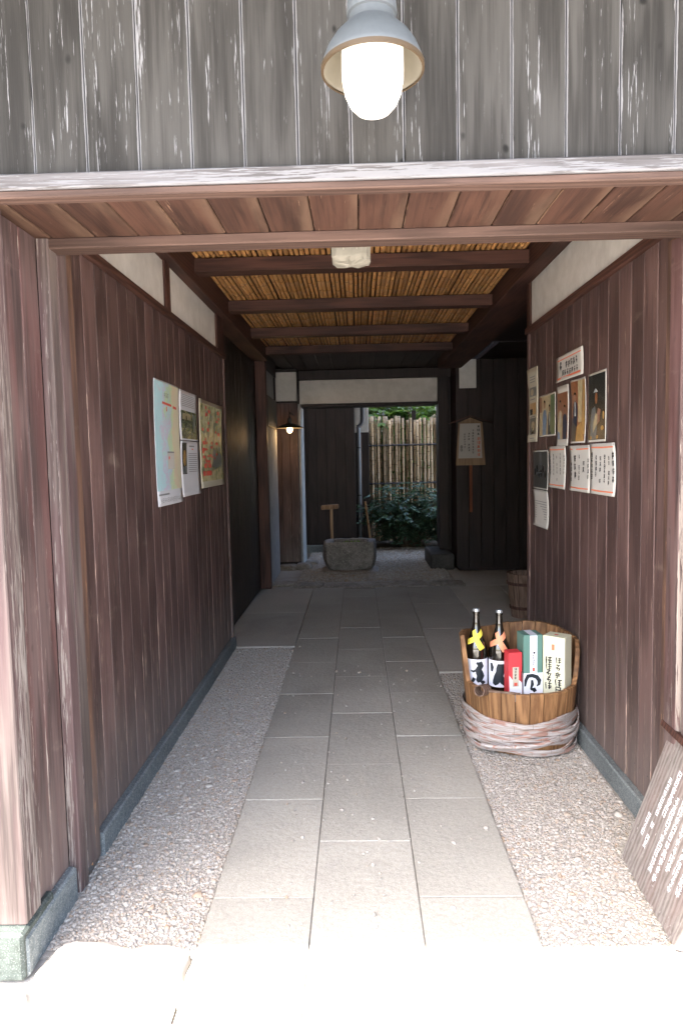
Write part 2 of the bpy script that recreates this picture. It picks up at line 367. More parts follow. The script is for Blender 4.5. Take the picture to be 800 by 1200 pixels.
# plank: width along local X, length along local Z, front towards local -Y; shared mesh data
_pl = {}
def plank_mesh(w, th, L, mat):
    k = (round(w, 4), round(th, 4), round(L, 3), mat)
    if k not in _pl:
        h = w/2; c = .0035
        pr = [(-h, th), (-h, c), (-h+c, 0), (h-c, 0), (h, c), (h, th)]
        V = [(x, y, z) for z in (0, L) for x, y in pr]; n = 6
        Fc = [(i, (i+1) % n, n+(i+1) % n, n+i) for i in range(n)] + [tuple(range(n))[::-1], tuple(range(n, 2*n))]
        Fc = [tuple(f) for f in Fc]
        me = bpy.data.meshes.new('board'); me.from_pydata(V, [], Fc); me.update(); me.materials.append(M[mat]); _pl[k] = me
    return _pl[k]
def plank(name, p, w, th, L, mat, parent, rot=0.0, axis='Z'):
    o = bpy.data.objects.new(name, plank_mesh(w, th, L, mat)); link(o, parent, p)
    if axis == 'Z': o.rotation_euler = (0, 0, rot)
    elif axis == 'Y': o.rotation_euler = (math.radians(-90), 0, 0)       # lies along +Y, front faces -Z... set by caller
    return o
def wall_boards(parent, a, b, z0, z1, face, coord, mat, w=.118, th=.016, gap=.0024, name='board', jit=.0016):
    """vertical boards; face '+X','-X','-Y'; a..b runs along the wall, coord = position of the outer face"""
    n = max(1, round((b-a)/w)); st = (b-a)/n
    for i in range(n):
        m = a + st*(i+.5); d = R.uniform(0, jit); ww = st - gap
        if face == '-Y': plank(name, (m, coord + d, z0), ww, th, z1-z0, mat, parent, 0)
        elif face == '+X': plank(name, (coord - d, m, z0), ww, th, z1-z0, mat, parent, math.radians(90))
        else: plank(name, (coord + d, m, z0), ww, th, z1-z0, mat, parent, math.radians(-90))

# ================================================================== THE GROUND
g = struct(mk('ground', [(-300, -300, -.03), (300, -300, -.03), (300, 300, -.03), (-300, 300, -.03)], [(0, 1, 2, 3)], 'street'))
bed = struct(B().box(-1.08, 1.10, 1.845, 9.6, -.026, -.014).mk('gravel_bed', 'bed'))
garden = struct(B().box(-4, 5, 9.6, 17.0, -.026, -.012).mk('garden_soil', 'earth'))

# paved path: every slab its own part
path = struct(part_empty('paved_path', (0, 3, 0), None))
def slab(x0, x1, y0, y1, mat, par=path, top=0.0, name='paving_slab'):
    j = .0016; d = R.uniform(-.0012, .0012)
    e = [R.uniform(0, .0013) for _ in range(4)]
    o = B().box(x0+j+e[0], x1-j-e[1], y0+j+e[2], y1-j-e[3], -.0242, top+d, .0012).mk(name, mat, par)
    return o
struct(B().box(-.485, .503, -2.3, 7.3, -.0245, -.0045).mk('joint_sand', 'joint'))
cols = [(-.487, -.163), (-.163, .172), (.172, .505)]
for ci, (x0, x1) in enumerate(cols):
    ph = 2.08 if ci != 1 else 2.40
    k0 = -7; ys = [ph + .632*k for k in range(k0, 9)]
    ys = [y for y in ys if y < 7.0] + [7.28 + (.05, -.03, .04)[ci]]
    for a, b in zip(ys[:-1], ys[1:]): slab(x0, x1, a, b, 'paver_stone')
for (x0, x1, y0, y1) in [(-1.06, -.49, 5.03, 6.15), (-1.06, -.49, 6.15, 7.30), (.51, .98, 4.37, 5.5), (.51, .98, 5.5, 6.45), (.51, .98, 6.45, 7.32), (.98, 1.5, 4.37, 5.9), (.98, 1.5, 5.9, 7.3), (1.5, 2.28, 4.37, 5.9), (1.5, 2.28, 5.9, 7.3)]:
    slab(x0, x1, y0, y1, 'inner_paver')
# street paving each side of the path, in the sun
apron = struct(part_empty('street_paving', (0, .5, 0), None))
for (x0, x1) in [(-2.6, -1.9), (-1.9, -1.2), (-1.2, -.49), (.508, 1.2), (1.2, 1.9), (1.9, 2.6)]:
    for y0, y1 in [(-2.0, -.9), (-.9, .2), (.2, 1.0), (1.0, 1.66)]:
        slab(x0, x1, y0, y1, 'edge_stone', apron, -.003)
for (x0, x1) in [(.508, 1.2), (1.2, 1.9), (1.9, 2.6)]: slab(x0, x1, 1.66, 1.83, 'edge_stone', apron, -.003)

def boulder(name, c, s, mat, parent=None, seed=0, sub=3, flat=.0, rough=.22):
    import bmesh
    bm = bmesh.new(); bmesh.ops.create_icosphere(bm, subdivisions=sub, radius=1.0)
    V = []
    for v in bm.verts:
        p = v.co.copy(); q = Vector([math.copysign(abs(a)**.62, a) for a in p])
        n = mnoise.noise(p*1.6 + Vector((seed*7.3, seed*3.1, seed))) ; n2 = mnoise.noise(p*4.5 + Vector((seed, 5, 9)))
        q *= 1 + rough*n + rough*.3*n2
        z = q.z*s[2]
        if flat: z = min(z, s[2]*flat)
        V.append(Vector((c[0] + q.x*s[0], c[1] + q.y*s[1], c[2] + z)))
    Fc = [tuple(v.index for v in f.verts) for f in bm.faces]; bm.free()
    o = mk(name, V, Fc, mat, parent); autosmooth(o, 35); return o
edges = struct(part_empty('edging', (-.7, 1.75, 0), None))
for i, (x, y, sx, sy) in enumerate([(-.80, 1.80, .115, .095), (-.595, 1.80, .095, .075), (-.99, 1.66, .09, .06)]):
    boulder('edging_stone', (x, y, -.035), (sx, sy, .055), 'edge_stone', edges, i+3, 3, .6, .18)

# gravel: real pebbles, nobody could count them
def pebbles(name, rects, n_per_m2, size, seed, z=-.015, skip=None):
    rng = np.random.default_rng(seed)
    ph = (1+5**.5)/2
    ico = np.array([(-1, ph, 0), (1, ph, 0), (-1, -ph, 0), (1, -ph, 0), (0, -1, ph), (0, 1, ph), (0, -1, -ph), (0, 1, -ph), (ph, 0, -1), (ph, 0, 1), (-ph, 0, -1), (-ph, 0, 1)], float)
    ico /= np.linalg.norm(ico[0])
    tri = np.array([(0, 11, 5), (0, 5, 1), (0, 1, 7), (0, 7, 10), (0, 10, 11), (1, 5, 9), (5, 11, 4), (11, 10, 2), (10, 7, 6), (7, 1, 8), (3, 9, 4), (3, 4, 2), (3, 2, 6), (3, 6, 8), (3, 8, 9), (4, 9, 5), (2, 4, 11), (6, 2, 10), (8, 6, 7), (9, 8, 1)])
    P = []
    for x0, x1, y0, y1 in rects:
        n = int((x1-x0)*(y1-y0)*n_per_m2)
        P.append(np.stack([rng.uniform(x0, x1, n), rng.uniform(y0, y1, n), np.full(n, z)], 1))
    P = np.concatenate(P)
    if skip is not None: P = P[~skip(P)]
    n = len(P); s = size*rng.lognormal(0, .40, n)
    sh = np.stack([s*rng.uniform(.8, 1.25, n), s*rng.uniform(.8, 1.25, n), s*rng.uniform(.5, .85, n)], 1)
    a = rng.uniform(0, 2*np.pi, n); v = ico[None]*(1 + rng.uniform(-.22, .22, (n, 12, 1)))*sh[:, None, :]
    ti = rng.uniform(-.5, .5, n); cy_, sy_ = np.cos(ti)[:, None], np.sin(ti)[:, None]
    v = np.stack([v[..., 0]*cy_ + v[..., 2]*sy_, v[..., 1], -v[..., 0]*sy_ + v[..., 2]*cy_], -1)
    ca, sa = np.cos(a)[:, None], np.sin(a)[:, None]
    v = np.stack([v[..., 0]*ca - v[..., 1]*sa, v[..., 0]*sa + v[..., 1]*ca, v[..., 2]], -1)
    P[:, 2] += rng.uniform(0, size*.9, n); v += P[:, None, :]
    Fc = (tri[None] + (np.arange(n)*12)[:, None, None]).reshape(-1, 3)
    me = bpy.data.meshes.new(name); me.vertices.add(n*12); me.vertices.foreach_set("co", v.reshape(-1).astype(np.float32))
    me.loops.add(len(Fc)*3); me.loops.foreach_set("vertex_index", Fc.reshape(-1).astype(np.int32))
    me.polygons.add(len(Fc)); me.polygons.foreach_set("loop_start", np.arange(0, len(Fc)*3, 3, dtype=np.int32))
    me.update(calc_edges=True); me.validate(); me.materials.append(M['gravel']); me.shade_smooth()
    o = bpy.data.objects.new(name, me); link(o, None, (0, 0, 0)); o['kind'] = 'stuff'; return o
gr = pebbles('gravel', [(-.945, -.492, 1.87, 5.025), (.510, 1.045, 1.85, 4.365), (-.60, -.45, 1.84, 1.87)], 30000, .0037, 3)
tag(gr, 'pale pinkish gravel strips beside the paved path in the passage', 'gravel')
gr3 = pebbles('gravel', [(-.485, -.44, 1.86, 5.0), (.455, .503, 1.9, 4.4), (-.44, .45, 1.9, 4.5)], 60, .0045, 5, .003)
tag(gr3, 'stray pebbles spilled from the gravel onto the paved path', 'gravel')
gr2 = pebbles('gravel', [(-.70, 1.07, 7.75, 10.6)], 6500, .0075, 9, -.012)
tag(gr2, 'fine grey gravel around the stone basin and out to the shrub', 'gravel')

# ================================================================== THE GATEHOUSE
XL, XR = -.962, 1.082; YF = 1.80
house = thing('gatehouse', (0, 5, 0), 'weathered dark wooden gatehouse with board walls and a covered passage through it', 'building')
# --- facade above the opening
fac = part_empty('facade', (0, YF, 2.1), house)
box('light_block_core', (-3.1, 3.1, YF+.022, YF+.09, 2.14, 3.5), 'black_wood', fac)  # hidden core box added behind the boards to block light
x = -.404 - .1352*20
while x < 2.75:
    plank('board', (x+.0676, YF + R.uniform(0, .002), 2.136), .1322, .02, 1.36, 'grey_wood', fac); x += .1352
o = plank('drip_rail', (2.75, YF-.028, 2.098), .05, .05, 5.5, 'bleached_wood', fac)
o.data = plank_mesh(.038, .05, 5.5, 'bleached_wood'); o.location = Vector((2.75, YF-.03, 2.116)) - W[fac.name]; o.rotation_euler = (0, math.radians(-90), 0)
o = plank('lower_rail', (2.75, YF, 2.0), .02, .04, 5.5, 'lintel_wood', fac)
o.data = plank_mesh(.019, .045, 5.5, 'lintel_wood'); o.location = Vector((2.75, YF-.022, 2.0875)) - W[fac.name]; o.rotation_euler = (0, math.radians(-90), 0)
# --- soffit boards (run into the depth)
sof = part_empty('soffit', (0, 1.95, 2.085), house)
x = -1.25
while x < 1.5:
    o = bpy.data.objects.new('board', plank_mesh(.1302, .014, .30, 'soffit_wood')); link(o, sof, (x, 2.125, 2.086 + R.uniform(0, .002)))
    o.rotation_euler = (math.radians(90), 0, 0); x += .1335
# --- inner beam
def hbeam(name, x0, x1, yf, z0, z1, depth, mat, parent):      # beam along X, grain along X
    o = bpy.data.objects.new(name, plank_mesh(z1-z0, depth, x1-x0, mat)); link(o, parent, (x1, yf, (z0+z1)/2))
    o.rotation_euler = (0, math.radians(-90), 0); return o
def ybeam(name, y0, y1, x0, x1, z0, z1, mat, parent):         # beam along Y: local Z -> +Y, front (-Y) -> -Z
    h = x1-x0; o = bpy.data.objects.new(name, plank_mesh(h, z1-z0, y1-y0, mat)); link(o, parent, ((x0+x1)/2, y1, z0))
    o.rotation_euler = (math.radians(90), 0, 0); return o
hbeam('inner_lintel', -1.02, 1.30, 2.12, 2.056, 2.088, .07, 'lintel_wood', house)
hbeam('inner_lintel', -1.02, 1.30, 2.132, 2.089, 2.16, .05, 'lintel_wood', house)
box('header_panel', (-1.30, 1.34, 2.185, 2.22, 2.10, 2.70), 'black_wood', house)
# --- left jamb
jl = part_empty('jamb', (-1.0, 2.0, 0), house)
wall_boards(jl, 1.885, 2.105, .085, 2.083, '+X', -.957, 'red_wood', .11)
plank('corner_post', (-.985, YF-.012, .122), .085, .085, 1.962, 'pale_trim', jl)
plank('trim', (-.925, 2.142, .0), .062, .035, 2.084, 'pale_trim', jl, math.radians(90))
plank('trim', (-.930, 2.222, .035), .07, .035, 2.048, 'pale_trim', jl, math.radians(90))
plank('trim', (-.944, 2.298, .0), .072, .03, 2.10, 'raw_trim', jl, math.radians(90))
box('light_block_core', (-1.30, -.978, 1.88, 2.34, 0, 2.083), 'black_wood', jl)
box('base_stone', (-1.06, -.932, 1.765, 2.105, -.02, .098), 'granite', jl, .008)
box('corner_stone', (-3.1, -.938, 1.750, 1.95, -.02, .118), 'corner_granite', jl, .008)
wall_boards(jl, -2.9, -1.035, .122, 2.083, '-Y', YF+.01, 'red_wood', .135)
box('light_block_core', (-3.1, -1.03, YF+.032, YF+.14, .11, 2.083), 'black_wood', jl)
# --- right jamb
jr = part_empty('jamb', (1.15, 2.0, 0), house)
plank('trim', (1.058, 2.36, .0), .05, .03, 2.10, 'raw_trim', jr, math.radians(-90))
plank('trim', (1.040, 2.275, .0), .085, .05, 2.083, 'red_wood', jr, math.radians(-90))
plank('trim', (1.052, 2.185, .0), .07, .04, 2.083, 'pale_trim', jr, math.radians(-90))
wall_boards(jr, 1.885, 2.145, .09, 2.083, '-X', 1.078, 'red_wood', .13)
plank('corner_post', (1.11, YF-.012, .122), .085, .085, 1.962, 'pale_trim', jr)
box('light_block_core', (1.10, 1.40, 1.88, 2.40, 0, 2.083), 'black_wood', jr)
box('corner_stone', (1.058, 3.1, 1.750, 1.95, -.02, .118), 'corner_granite', jr, .008)
box('base_stone', (1.056, 1.2, 1.953, 2.145, -.02, .098), 'granite', jr, .008)
wall_boards(jr, 1.16, 2.9, .122, 2.083, '-Y', YF+.01, 'red_wood', .135)
box('light_block_core', (1.16, 3.1, YF+.032, YF+.14, .11, 2.083), 'black_wood', jr)
# --- left wall of the passage
lw = part_empty('passage_wall', (XL, 3.6, 0), house)
wall_boards(lw, 2.335, 5.03, .075, 2.14, '+X', XL, 'dark_wood', .1225)
plank('end_trim', (XL+.012, 5.05, .0), .04, .11, 2.14, 'dark_wood', lw, math.radians(90))
ybeam('rail', 2.34, 5.07, XL-.05, XL+.018, 2.141, 2.175, 'beam_wood', lw)
box('base_stone', (XL-.05, XL+.028, 2.338, 5.07, -.02, .072), 'granite', lw, .006)
box('plaster_panel', (XL-.05, XL-.006, 2.34, 3.545, 2.176, 2.425), 'plaster', lw, .002)
box('plaster_panel', (XL-.05, XL-.006, 3.64, 4.83, 2.176, 2.425), 'plaster', lw, .002)
plank('strut', (XL+.006, 3.5925, 2.176), .093, .05, .25, 'beam_wood', lw, math.radians(90))
plank('strut', (XL+.008, 4.95, 2.176), .236, .05, .25, 'beam_wood', lw, math.radians(90))
box('light_block_core', (-1.30, XL-.052, 2.34, 5.07, -.02, 2.70), 'black_wood', lw)
ybeam('purlin', 2.23, 7.2, -1.20, -.91, 2.427, 2.62, 'beam_wood', lw)
# --- right wall of the passage
rw = part_empty('passage_wall', (XR, 3.35, 0), house)
wall_boards(rw, 2.39, 4.30, .075, 2.14, '-X', XR, 'dark_wood', .1225)
ybeam('rail', 2.39, 4.36, XR-.018, XR+.05, 2.141, 2.178, 'beam_wood', rw)
box('base_stone', (XR-.028, XR+.05, 2.39, 4.36, -.02, .072), 'granite', rw, .006)
box('plaster_panel', (XR+.006, XR+.05, 2.40, 4.29, 2.179, 2.452), 'plaster', rw, .002)
plank('end_trim', (XR-.006, 4.33, .0), .05, .12, 2.14, 'dark_wood', rw, math.radians(-90))
plank('strut', (XR-.004, 4.335, 2.179), .07, .05, .27, 'beam_wood', rw, math.radians(-90))
box('light_block_core', (XR+.052, 1.40, 2.39, 4.36, -.02, 2.70), 'black_wood', rw)
ybeam('purlin', 2.23, 8.38, 1.00, 1.28, 2.455, 2.62, 'beam_wood', rw)
def nails(parent, spots, face):
    b = B(); r = .0032
    for (x, y, z) in spots:
        ring = [(math.cos(k*math.pi/3)*r, math.sin(k*math.pi/3)*r) for k in range(6)]
        if face == '-Y': V = [(x+a, y, z+c) for a, c in ring] + [(x, y-.0015, z)]
        else: sg = 1 if face == '+X' else -1; V = [(x, y+a*sg, z+c) for a, c in ring] + [(x+.0015*sg, y, z)]
        b.add(V, [(k, (k+1) % 6, 6) for k in range(6)])
    b.mk('nail_heads', 'pipe_dark', parent)['kind'] = 'stuff'
nq = random.Random(12)
nails(lw, [(XL+.0008, 2.335 + .1225*(k+.5) + d + nq.uniform(-.006, .006), z + nq.uniform(-.012, .012)) for k in range(22) for d in (-.035, .035) for z in (.17, 1.08, 2.05)], '+X')
nails(rw, [(XR-.0008, 2.39 + .1194*(k+.5) + d + nq.uniform(-.006, .006), z + nq.uniform(-.012, .012)) for k in range(16) for d in (-.035, .035) for z in (.17, 1.08, 2.05)], '-X')
# --- ceiling of bamboo on cross beams
ce = part_empty('ceiling', (0, 4.8, 2.56), house)
def pole_mesh(L, r, seed, mat, n=8, nd=.24):
    rr = random.Random(seed); zs = [0.0]; off = rr.uniform(.02, nd)
    z = off
    rad = [r]
    while z < L-.02:
        zs += [z-.006, z, z+.006]; rad += [r, r*1.13, r]; z += nd*rr.uniform(.8, 1.2)
    zs.append(L); rad.append(r)
    bx, by = rr.uniform(-.002, .002), rr.uniform(-.002, .002)
    b = B().tube([(bx*math.sin(z*2.1), by*math.sin(z*1.7), z) for z in zs], rad, n)
    me = bpy.data.meshes.new('bamboo_pole'); me.from_pydata(b.V, [], b.F); me.update(); me.materials.append(M[mat]); me.shade_smooth(); return me
pms = [pole_mesh(4.98, .0112 + .0008*i, 40+i, 'ceiling_bamboo') for i in range(5)]
x = -.895; i = 0
while x < .99:
    o = bpy.data.objects.new('bamboo_pole', pms[R.randrange(5)]); link(o, ce, (x, 2.225, 2.578 + R.uniform(-.002, .002)))
    o.rotation_euler = (math.radians(-90), 0, R.uniform(-.0012, .0012)); x += .0305 + R.uniform(-.0022, .0026)
box('backing', (-1.25, 1.33, 2.225, 7.2, 2.606, 2.63), 'black_wood', ce, 0)
for y in (2.97, 4.00, 5.06, 6.11, 7.11): hbeam('cross_beam', -.912, 1.002, y, 2.485, 2.562, .11, 'beam_wood', ce)
for k in range(16):
    o = bpy.data.objects.new('ceiling_board', plank_mesh(.168, .016, 2.0, 'black_wood')); link(o, ce, (-1.22 + .171*k, 9.23, 2.565)); o.rotation_euler = (math.radians(90), 0, 0)
box('ceiling_backing', (1.29, 2.45, 2.3, 7.2, 2.57, 2.60), 'black_wood', ce, 0)
box('ceiling_backing', (1.50, 2.45, 7.23, 8.6, 2.566, 2.60), 'black_wood', ce, 0)
# --- recess behind the left wall and the back wall of the house
rc = part_empty('recess_wall', (-1.06, 6.2, 0), house)
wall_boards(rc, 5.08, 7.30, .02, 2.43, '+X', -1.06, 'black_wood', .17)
box('light_block_core', (-1.30, -1.078, 5.072, 9.5, -.02, 2.7), 'black_wood', rc, 0)
plank('post', (-1.008, 7.325, 0), .11, .10, 2.56, 'beam_wood', rc)
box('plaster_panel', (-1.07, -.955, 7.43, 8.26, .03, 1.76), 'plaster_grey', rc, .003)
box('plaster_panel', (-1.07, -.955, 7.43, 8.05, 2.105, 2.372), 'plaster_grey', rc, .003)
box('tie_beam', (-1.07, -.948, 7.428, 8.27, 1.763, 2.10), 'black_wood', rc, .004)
box('tie_beam', (-1.07, -.948, 7.428, 8.27, 2.375, 2.56), 'black_wood', rc, .004)
bw = part_empty('back_wall', (0, 9.1, 0), house)
wall_boards(bw, -1.075, -.75, .06, 2.12, '-Y', 8.86, 'dark_wood', .108)
box('plaster_panel', (-1.02, -.752, 8.83, 8.92, 2.145, 2.512), 'plaster', bw, .003)
box('rail', (-1.075, -.748, 8.825, 8.92, 2.121, 2.143), 'black_wood', bw, .003)
box('light_block_core', (-1.30, -.752, 8.90, 9.48, -.02, 2.56), 'black_wood', bw, 0)
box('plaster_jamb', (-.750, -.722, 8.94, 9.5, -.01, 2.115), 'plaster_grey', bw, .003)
box('plaster_lintel', (-.74, 1.078, 9.12, 9.42, 2.125, 2.435), 'plaster', bw, .003)
box('lintel_beam', (-.748, 1.078, 9.10, 9.45, 2.085, 2.122), 'black_wood', bw, .004)
box('upper_beam', (-.748, 1.4, 9.08, 9.45, 2.438, 2.56), 'black_wood', bw, .004)
plank('post', (1.14, 8.98, .0), .125, .14, 2.436, 'black_wood', bw)
box('light_block_core', (1.10, 2.45, 9.13, 9.48, -.02, 2.56), 'black_wood', bw, 0)
box('light_block_core', (1.25, 2.45, 8.43, 9.1, -.02, 2.56), 'black_wood', bw, 0)
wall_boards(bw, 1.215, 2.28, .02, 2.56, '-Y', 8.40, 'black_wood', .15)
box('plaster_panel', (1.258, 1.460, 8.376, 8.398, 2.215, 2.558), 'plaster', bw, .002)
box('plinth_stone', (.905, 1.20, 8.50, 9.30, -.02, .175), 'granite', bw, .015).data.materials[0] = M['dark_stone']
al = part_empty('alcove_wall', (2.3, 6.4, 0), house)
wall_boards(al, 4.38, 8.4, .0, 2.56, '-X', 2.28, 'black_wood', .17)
box('light_block_core', (2.30, 2.45, 4.36, 8.45, -.02, 2.6), 'black_wood', al, 0)
box('light_block_core', (1.40, 2.45, 4.20, 4.355, -.02, 2.6), 'black_wood', al, 0)
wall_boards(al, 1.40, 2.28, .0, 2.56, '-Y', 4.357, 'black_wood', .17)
# --- roof, with the deep front eave that shades the facade
rf = part_empty('roof', (0, 5.2, 3.3), house)
def slope(name, pts, th, mat):
    V = [Vector(p) for p in pts]; V += [v + Vector((0, 0, th)) for v in V]
    return mk(name, V, [(3, 2, 1, 0), (4, 5, 6, 7), (0, 1, 5, 4), (1, 2, 6, 5), (2, 3, 7, 6), (3, 0, 4, 7)], mat, rf)
EY = 0.382
slope('roof_slope', [(-4, EY, 2.94), (4, EY, 2.94), (4, 5.2, 5.1), (-4, 5.2, 5.1)], .12, 'roof_tile')
slope('roof_slope', [(-4, 5.205, 5.1), (4, 5.205, 5.1), (4, 10.45, 4.70), (-4, 10.45, 4.70)], .12, 'roof_tile')  # unseen rear slope, its eave set high to keep the fence in shade
for k in range(17):   # rafters
    xx = -3.8 + .475*k; s_ = (5.1-2.94)/(5.2-EY)
    B().add([(xx-.03, EY+.05, 2.86), (xx+.03, EY+.05, 2.86), (xx+.03, 3.2, 2.86+s_*(3.2-EY-.05)), (xx-.03, 3.2, 2.86+s_*(3.2-EY-.05)),
             (xx-.03, EY+.05, 2.95), (xx+.03, EY+.05, 2.95), (xx+.03, 3.2, 2.95+s_*(3.2-EY-.05)), (xx-.03, 3.2, 2.95+s_*(3.2-EY-.05))],
            [(3, 2, 1, 0), (4, 5, 6, 7), (0, 1, 5, 4), (1, 2, 6, 5), (2, 3, 7, 6), (3, 0, 4, 7)]).mk('rafter', 'beam_wood', rf)
box('end_wall', (-3.3, -3.12, YF+.05, 9.5, 0, 3.55), 'black_wood', rf, 0)
box('end_wall', (3.12, 3.3, YF+.05, 9.5, 0, 3.55), 'black_wood', rf, 0)
box('rear_wall', (-3.12, 3.12, 9.49, 9.58, 2.45, 4.7), 'black_wood', rf, 0)  # unseen upper wall carried up to the raised shading eave
box('rear_wall', (-3.12, -1.30, 9.49, 9.58, 0, 2.45), 'black_wood', rf, 0)
box('rear_wall', (2.45, 3.12, 9.49, 9.58, 0, 2.45), 'black_wood', rf, 0)
# foundation stones along the back sill
STL = ['rough stone under the dark boards below the dish lamp', 'rounded stone at the foot of the pale doorway jamb', 'flat stone before the lamp-lit plaster strip',
       'flat sill stone between the plaster strip and the stone basin', 'flat sill stone directly before the stone basin', 'flat sill stone before the basin corner nearest the gravel',
       'flat sill stone before the open gravel', 'flat sill stone before the plinth of the right doorway post', 'pale stone on the gravel just inside the doorway jamb', 'narrow stone set behind the flat sill stones beside the gravel']
for i, (x, y, sx, sy, sz) in enumerate([(-.90, 8.70, .13, .09, .07), (-.70, 8.72, .10, .10, .085), (-.86, 7.62, .16, .13, .028), (-.55, 7.52, .17, .14, .022), (-.17, 7.45, .2, .12, .018), (.22, 7.46, .19, .13, .02), (.60, 7.46, .19, .13, .02), (.98, 7.5, .19, .15, .02), (-.62, 9.05, .09, .07, .06), (.55, 7.62, .16, .08, .016)]):
    o = boulder('foundation_stone', (x, y, -.006), (sx, sy, sz), 'rubble', None, i+20, 3, .75)
    tag(o, STL[i], 'stone', 'sill stones')

# ================================================================== LAMPS
def front_lamp():
    cx, cy, zr = .052, 1.585, 2.255
    t = thing('wall_lamp', (cx, YF, 2.5), 'grey enamel barn lamp with a lit white glass globe on the grey board facade', 'lamp')
    prof = [(.111, zr), (.1135, zr+.004), (.110, zr+.016), (.100, zr+.040), (.084, zr+.064), (.066, zr+.082), (.056, zr+.092)]
    sh = B().lathe(prof, cx, cy, 48, False, False)
    inner = [(.052, zr+.088), (.078, zr+.060), (.096, zr+.036), (.107, zr+.010), (.1085, zr+.001), (.111, zr)]
    autosmooth(sh.mk('shade', 'lamp_grey', t), 60)
    autosmooth(B().lathe(inner, cx, cy, 48, False, False).mk('reflector', 'lamp_inner', t), 60)
    autosmooth(B().lathe([(.1085, zr-.004), (.114, zr-.004), (.1145, zr+.005), (.1085, zr+.003)], cx, cy, 48, False, False).mk('rim', 'rim_brown', t), 60)
    nk = [(.054, zr+.090), (.052, zr+.094), (.051, zr+.108), (.050, zr+.112), (.055, zr+.114), (.0555, zr+.120), (.054, zr+.135), (.050, zr+.160), (.044, zr+.185), (.032, zr+.200), (.016, zr+.206)]
    autosmooth(B().lathe(nk, cx, cy, 40).mk('neck', 'lamp_grey', t), 35)
    gl = [(.003, zr-.098), (.020, zr-.096), (.038, zr-.088), (.052, zr-.073), (.062, zr-.052), (.0675, zr-.025), (.0685, zr+.0), (.0685, zr+.034), (.066, zr+.052), (.055, zr+.062)]
    autosmooth(B().lathe(gl, cx, cy, 40).mk('globe', 'lit_globe', t), 60)
    autosmooth(B().tube([(cx, cy, zr+.20), (cx, cy, zr+.25), (cx, cy+.02, zr+.29), (cx, cy+.06, zr+.31), (cx, YF-.018, zr+.315)], .011, 12).mk('arm', 'lamp_grey', t), 60)
    autosmooth(B().tube([(cx, YF-.018, zr+.315), (cx, YF-.001, zr+.315)], .045, 24).mk('mounting_plate', 'lamp_grey', t), 40)
front_lamp()
def inner_lamp():
    cx, cy, zr = -.80, 8.30, 1.775
    t = thing('hanging_lamp', (cx, cy, zr), 'small black dish lamp with a glowing bare bulb by the inner doorway', 'lamp')
    autosmooth(B().lathe([(.170, zr), (.168, zr+.006), (.12, zr+.030), (.06, zr+.052), (.028, zr+.060), (.024, zr+.12), (.012, zr+.13)], cx, cy, 36, False, True).mk('shade', 'black_iron', t), 40)
    autosmooth(B().lathe([(.022, zr+.052), (.058, zr+.044), (.118, zr+.022), (.166, zr+.001)], cx, cy, 36, False, False).mk('reflector', 'lamp_inner', t), 60)
    autosmooth(B().lathe([(.004, zr-.058), (.024, zr-.050), (.036, zr-.030), (.038, zr-.012), (.030, zr+.012), (.018, zr+.035), (.016, zr+.05)], cx, cy, 20).mk('bulb', 'lit_bulb', t), 60)
    B().tube([(cx, cy, zr+.12), (cx, cy+.01, zr+.165), (cx, cy+.05, zr+.19), (cx, 8.858, zr+.19)], .008, 8).mk('bracket', 'black_iron', t)
    L = bpy.data.lights.new('bulb_light', 'POINT'); L.energy = .5; L.color = (1.0, .60, .27); L.shadow_soft_size = .035
    lo = bpy.data.objects.new('bulb_light', L); link(lo, t, (cx, cy, zr-.10))
inner_lamp()
def paper_lantern():
    cx, cy = -.005, 2.62
    t = thing('paper_lantern', (cx, cy, 2.13), 'crumpled white paper lantern hanging behind the front lintel', 'lantern')
    rr = random.Random(5); b = B(); n = 28; rows = [(2.20, 1.0), (2.28, 1.0), (2.36, .98)]
    prof = [(.012, 2.119), (.050, 2.124), (.069, 2.131), (.0712, 2.140), (.071, 2.19), (.072, 2.23), (.071, 2.28), (.069, 2.33), (.066, 2.36)]
    for i, (r, z) in enumerate(prof):
        for j in range(n):
            a = 2*math.pi*j/n; c, s_ = math.cos(a), math.sin(a)
            q = max(abs(c), abs(s_))**.97
            k = r/q*(1 + .02*math.sin(a*7+1) + rr.uniform(-.022, .022))
            b.V.append(Vector((cx + k*c, cy + k*s_, z + rr.uniform(-.004, .004)*(1 if i < 4 else .4))))
    for i in range(len(prof)-1):
        for j in range(n): b.F.append((i*n+j, i*n+(j+1) % n, (i+1)*n+(j+1) % n, (i+1)*n+j))
    b.F.append(tuple(range(n))[::-1]); b.F.append(tuple(range((len(prof)-1)*n, len(prof)*n)))
    b.mk('shade', 'lantern_paper', t)
    B().tube([(cx, cy, 2.36), (cx, cy, 2.565)], .005, 6).mk('cord', 'black_iron', t)
    B().box(cx+.042, cx+.056, cy-.076, cy-.074, 2.118, 2.145).mk('paper_tab', 'lantern_paper', t)
    for dx in (-.028, .020): B().box(cx+dx-.0015, cx+dx+.0015, cy-.0785, cy-.0745, 2.155, 2.345).mk('rib', 'paper_cream', t)
paper_lantern()

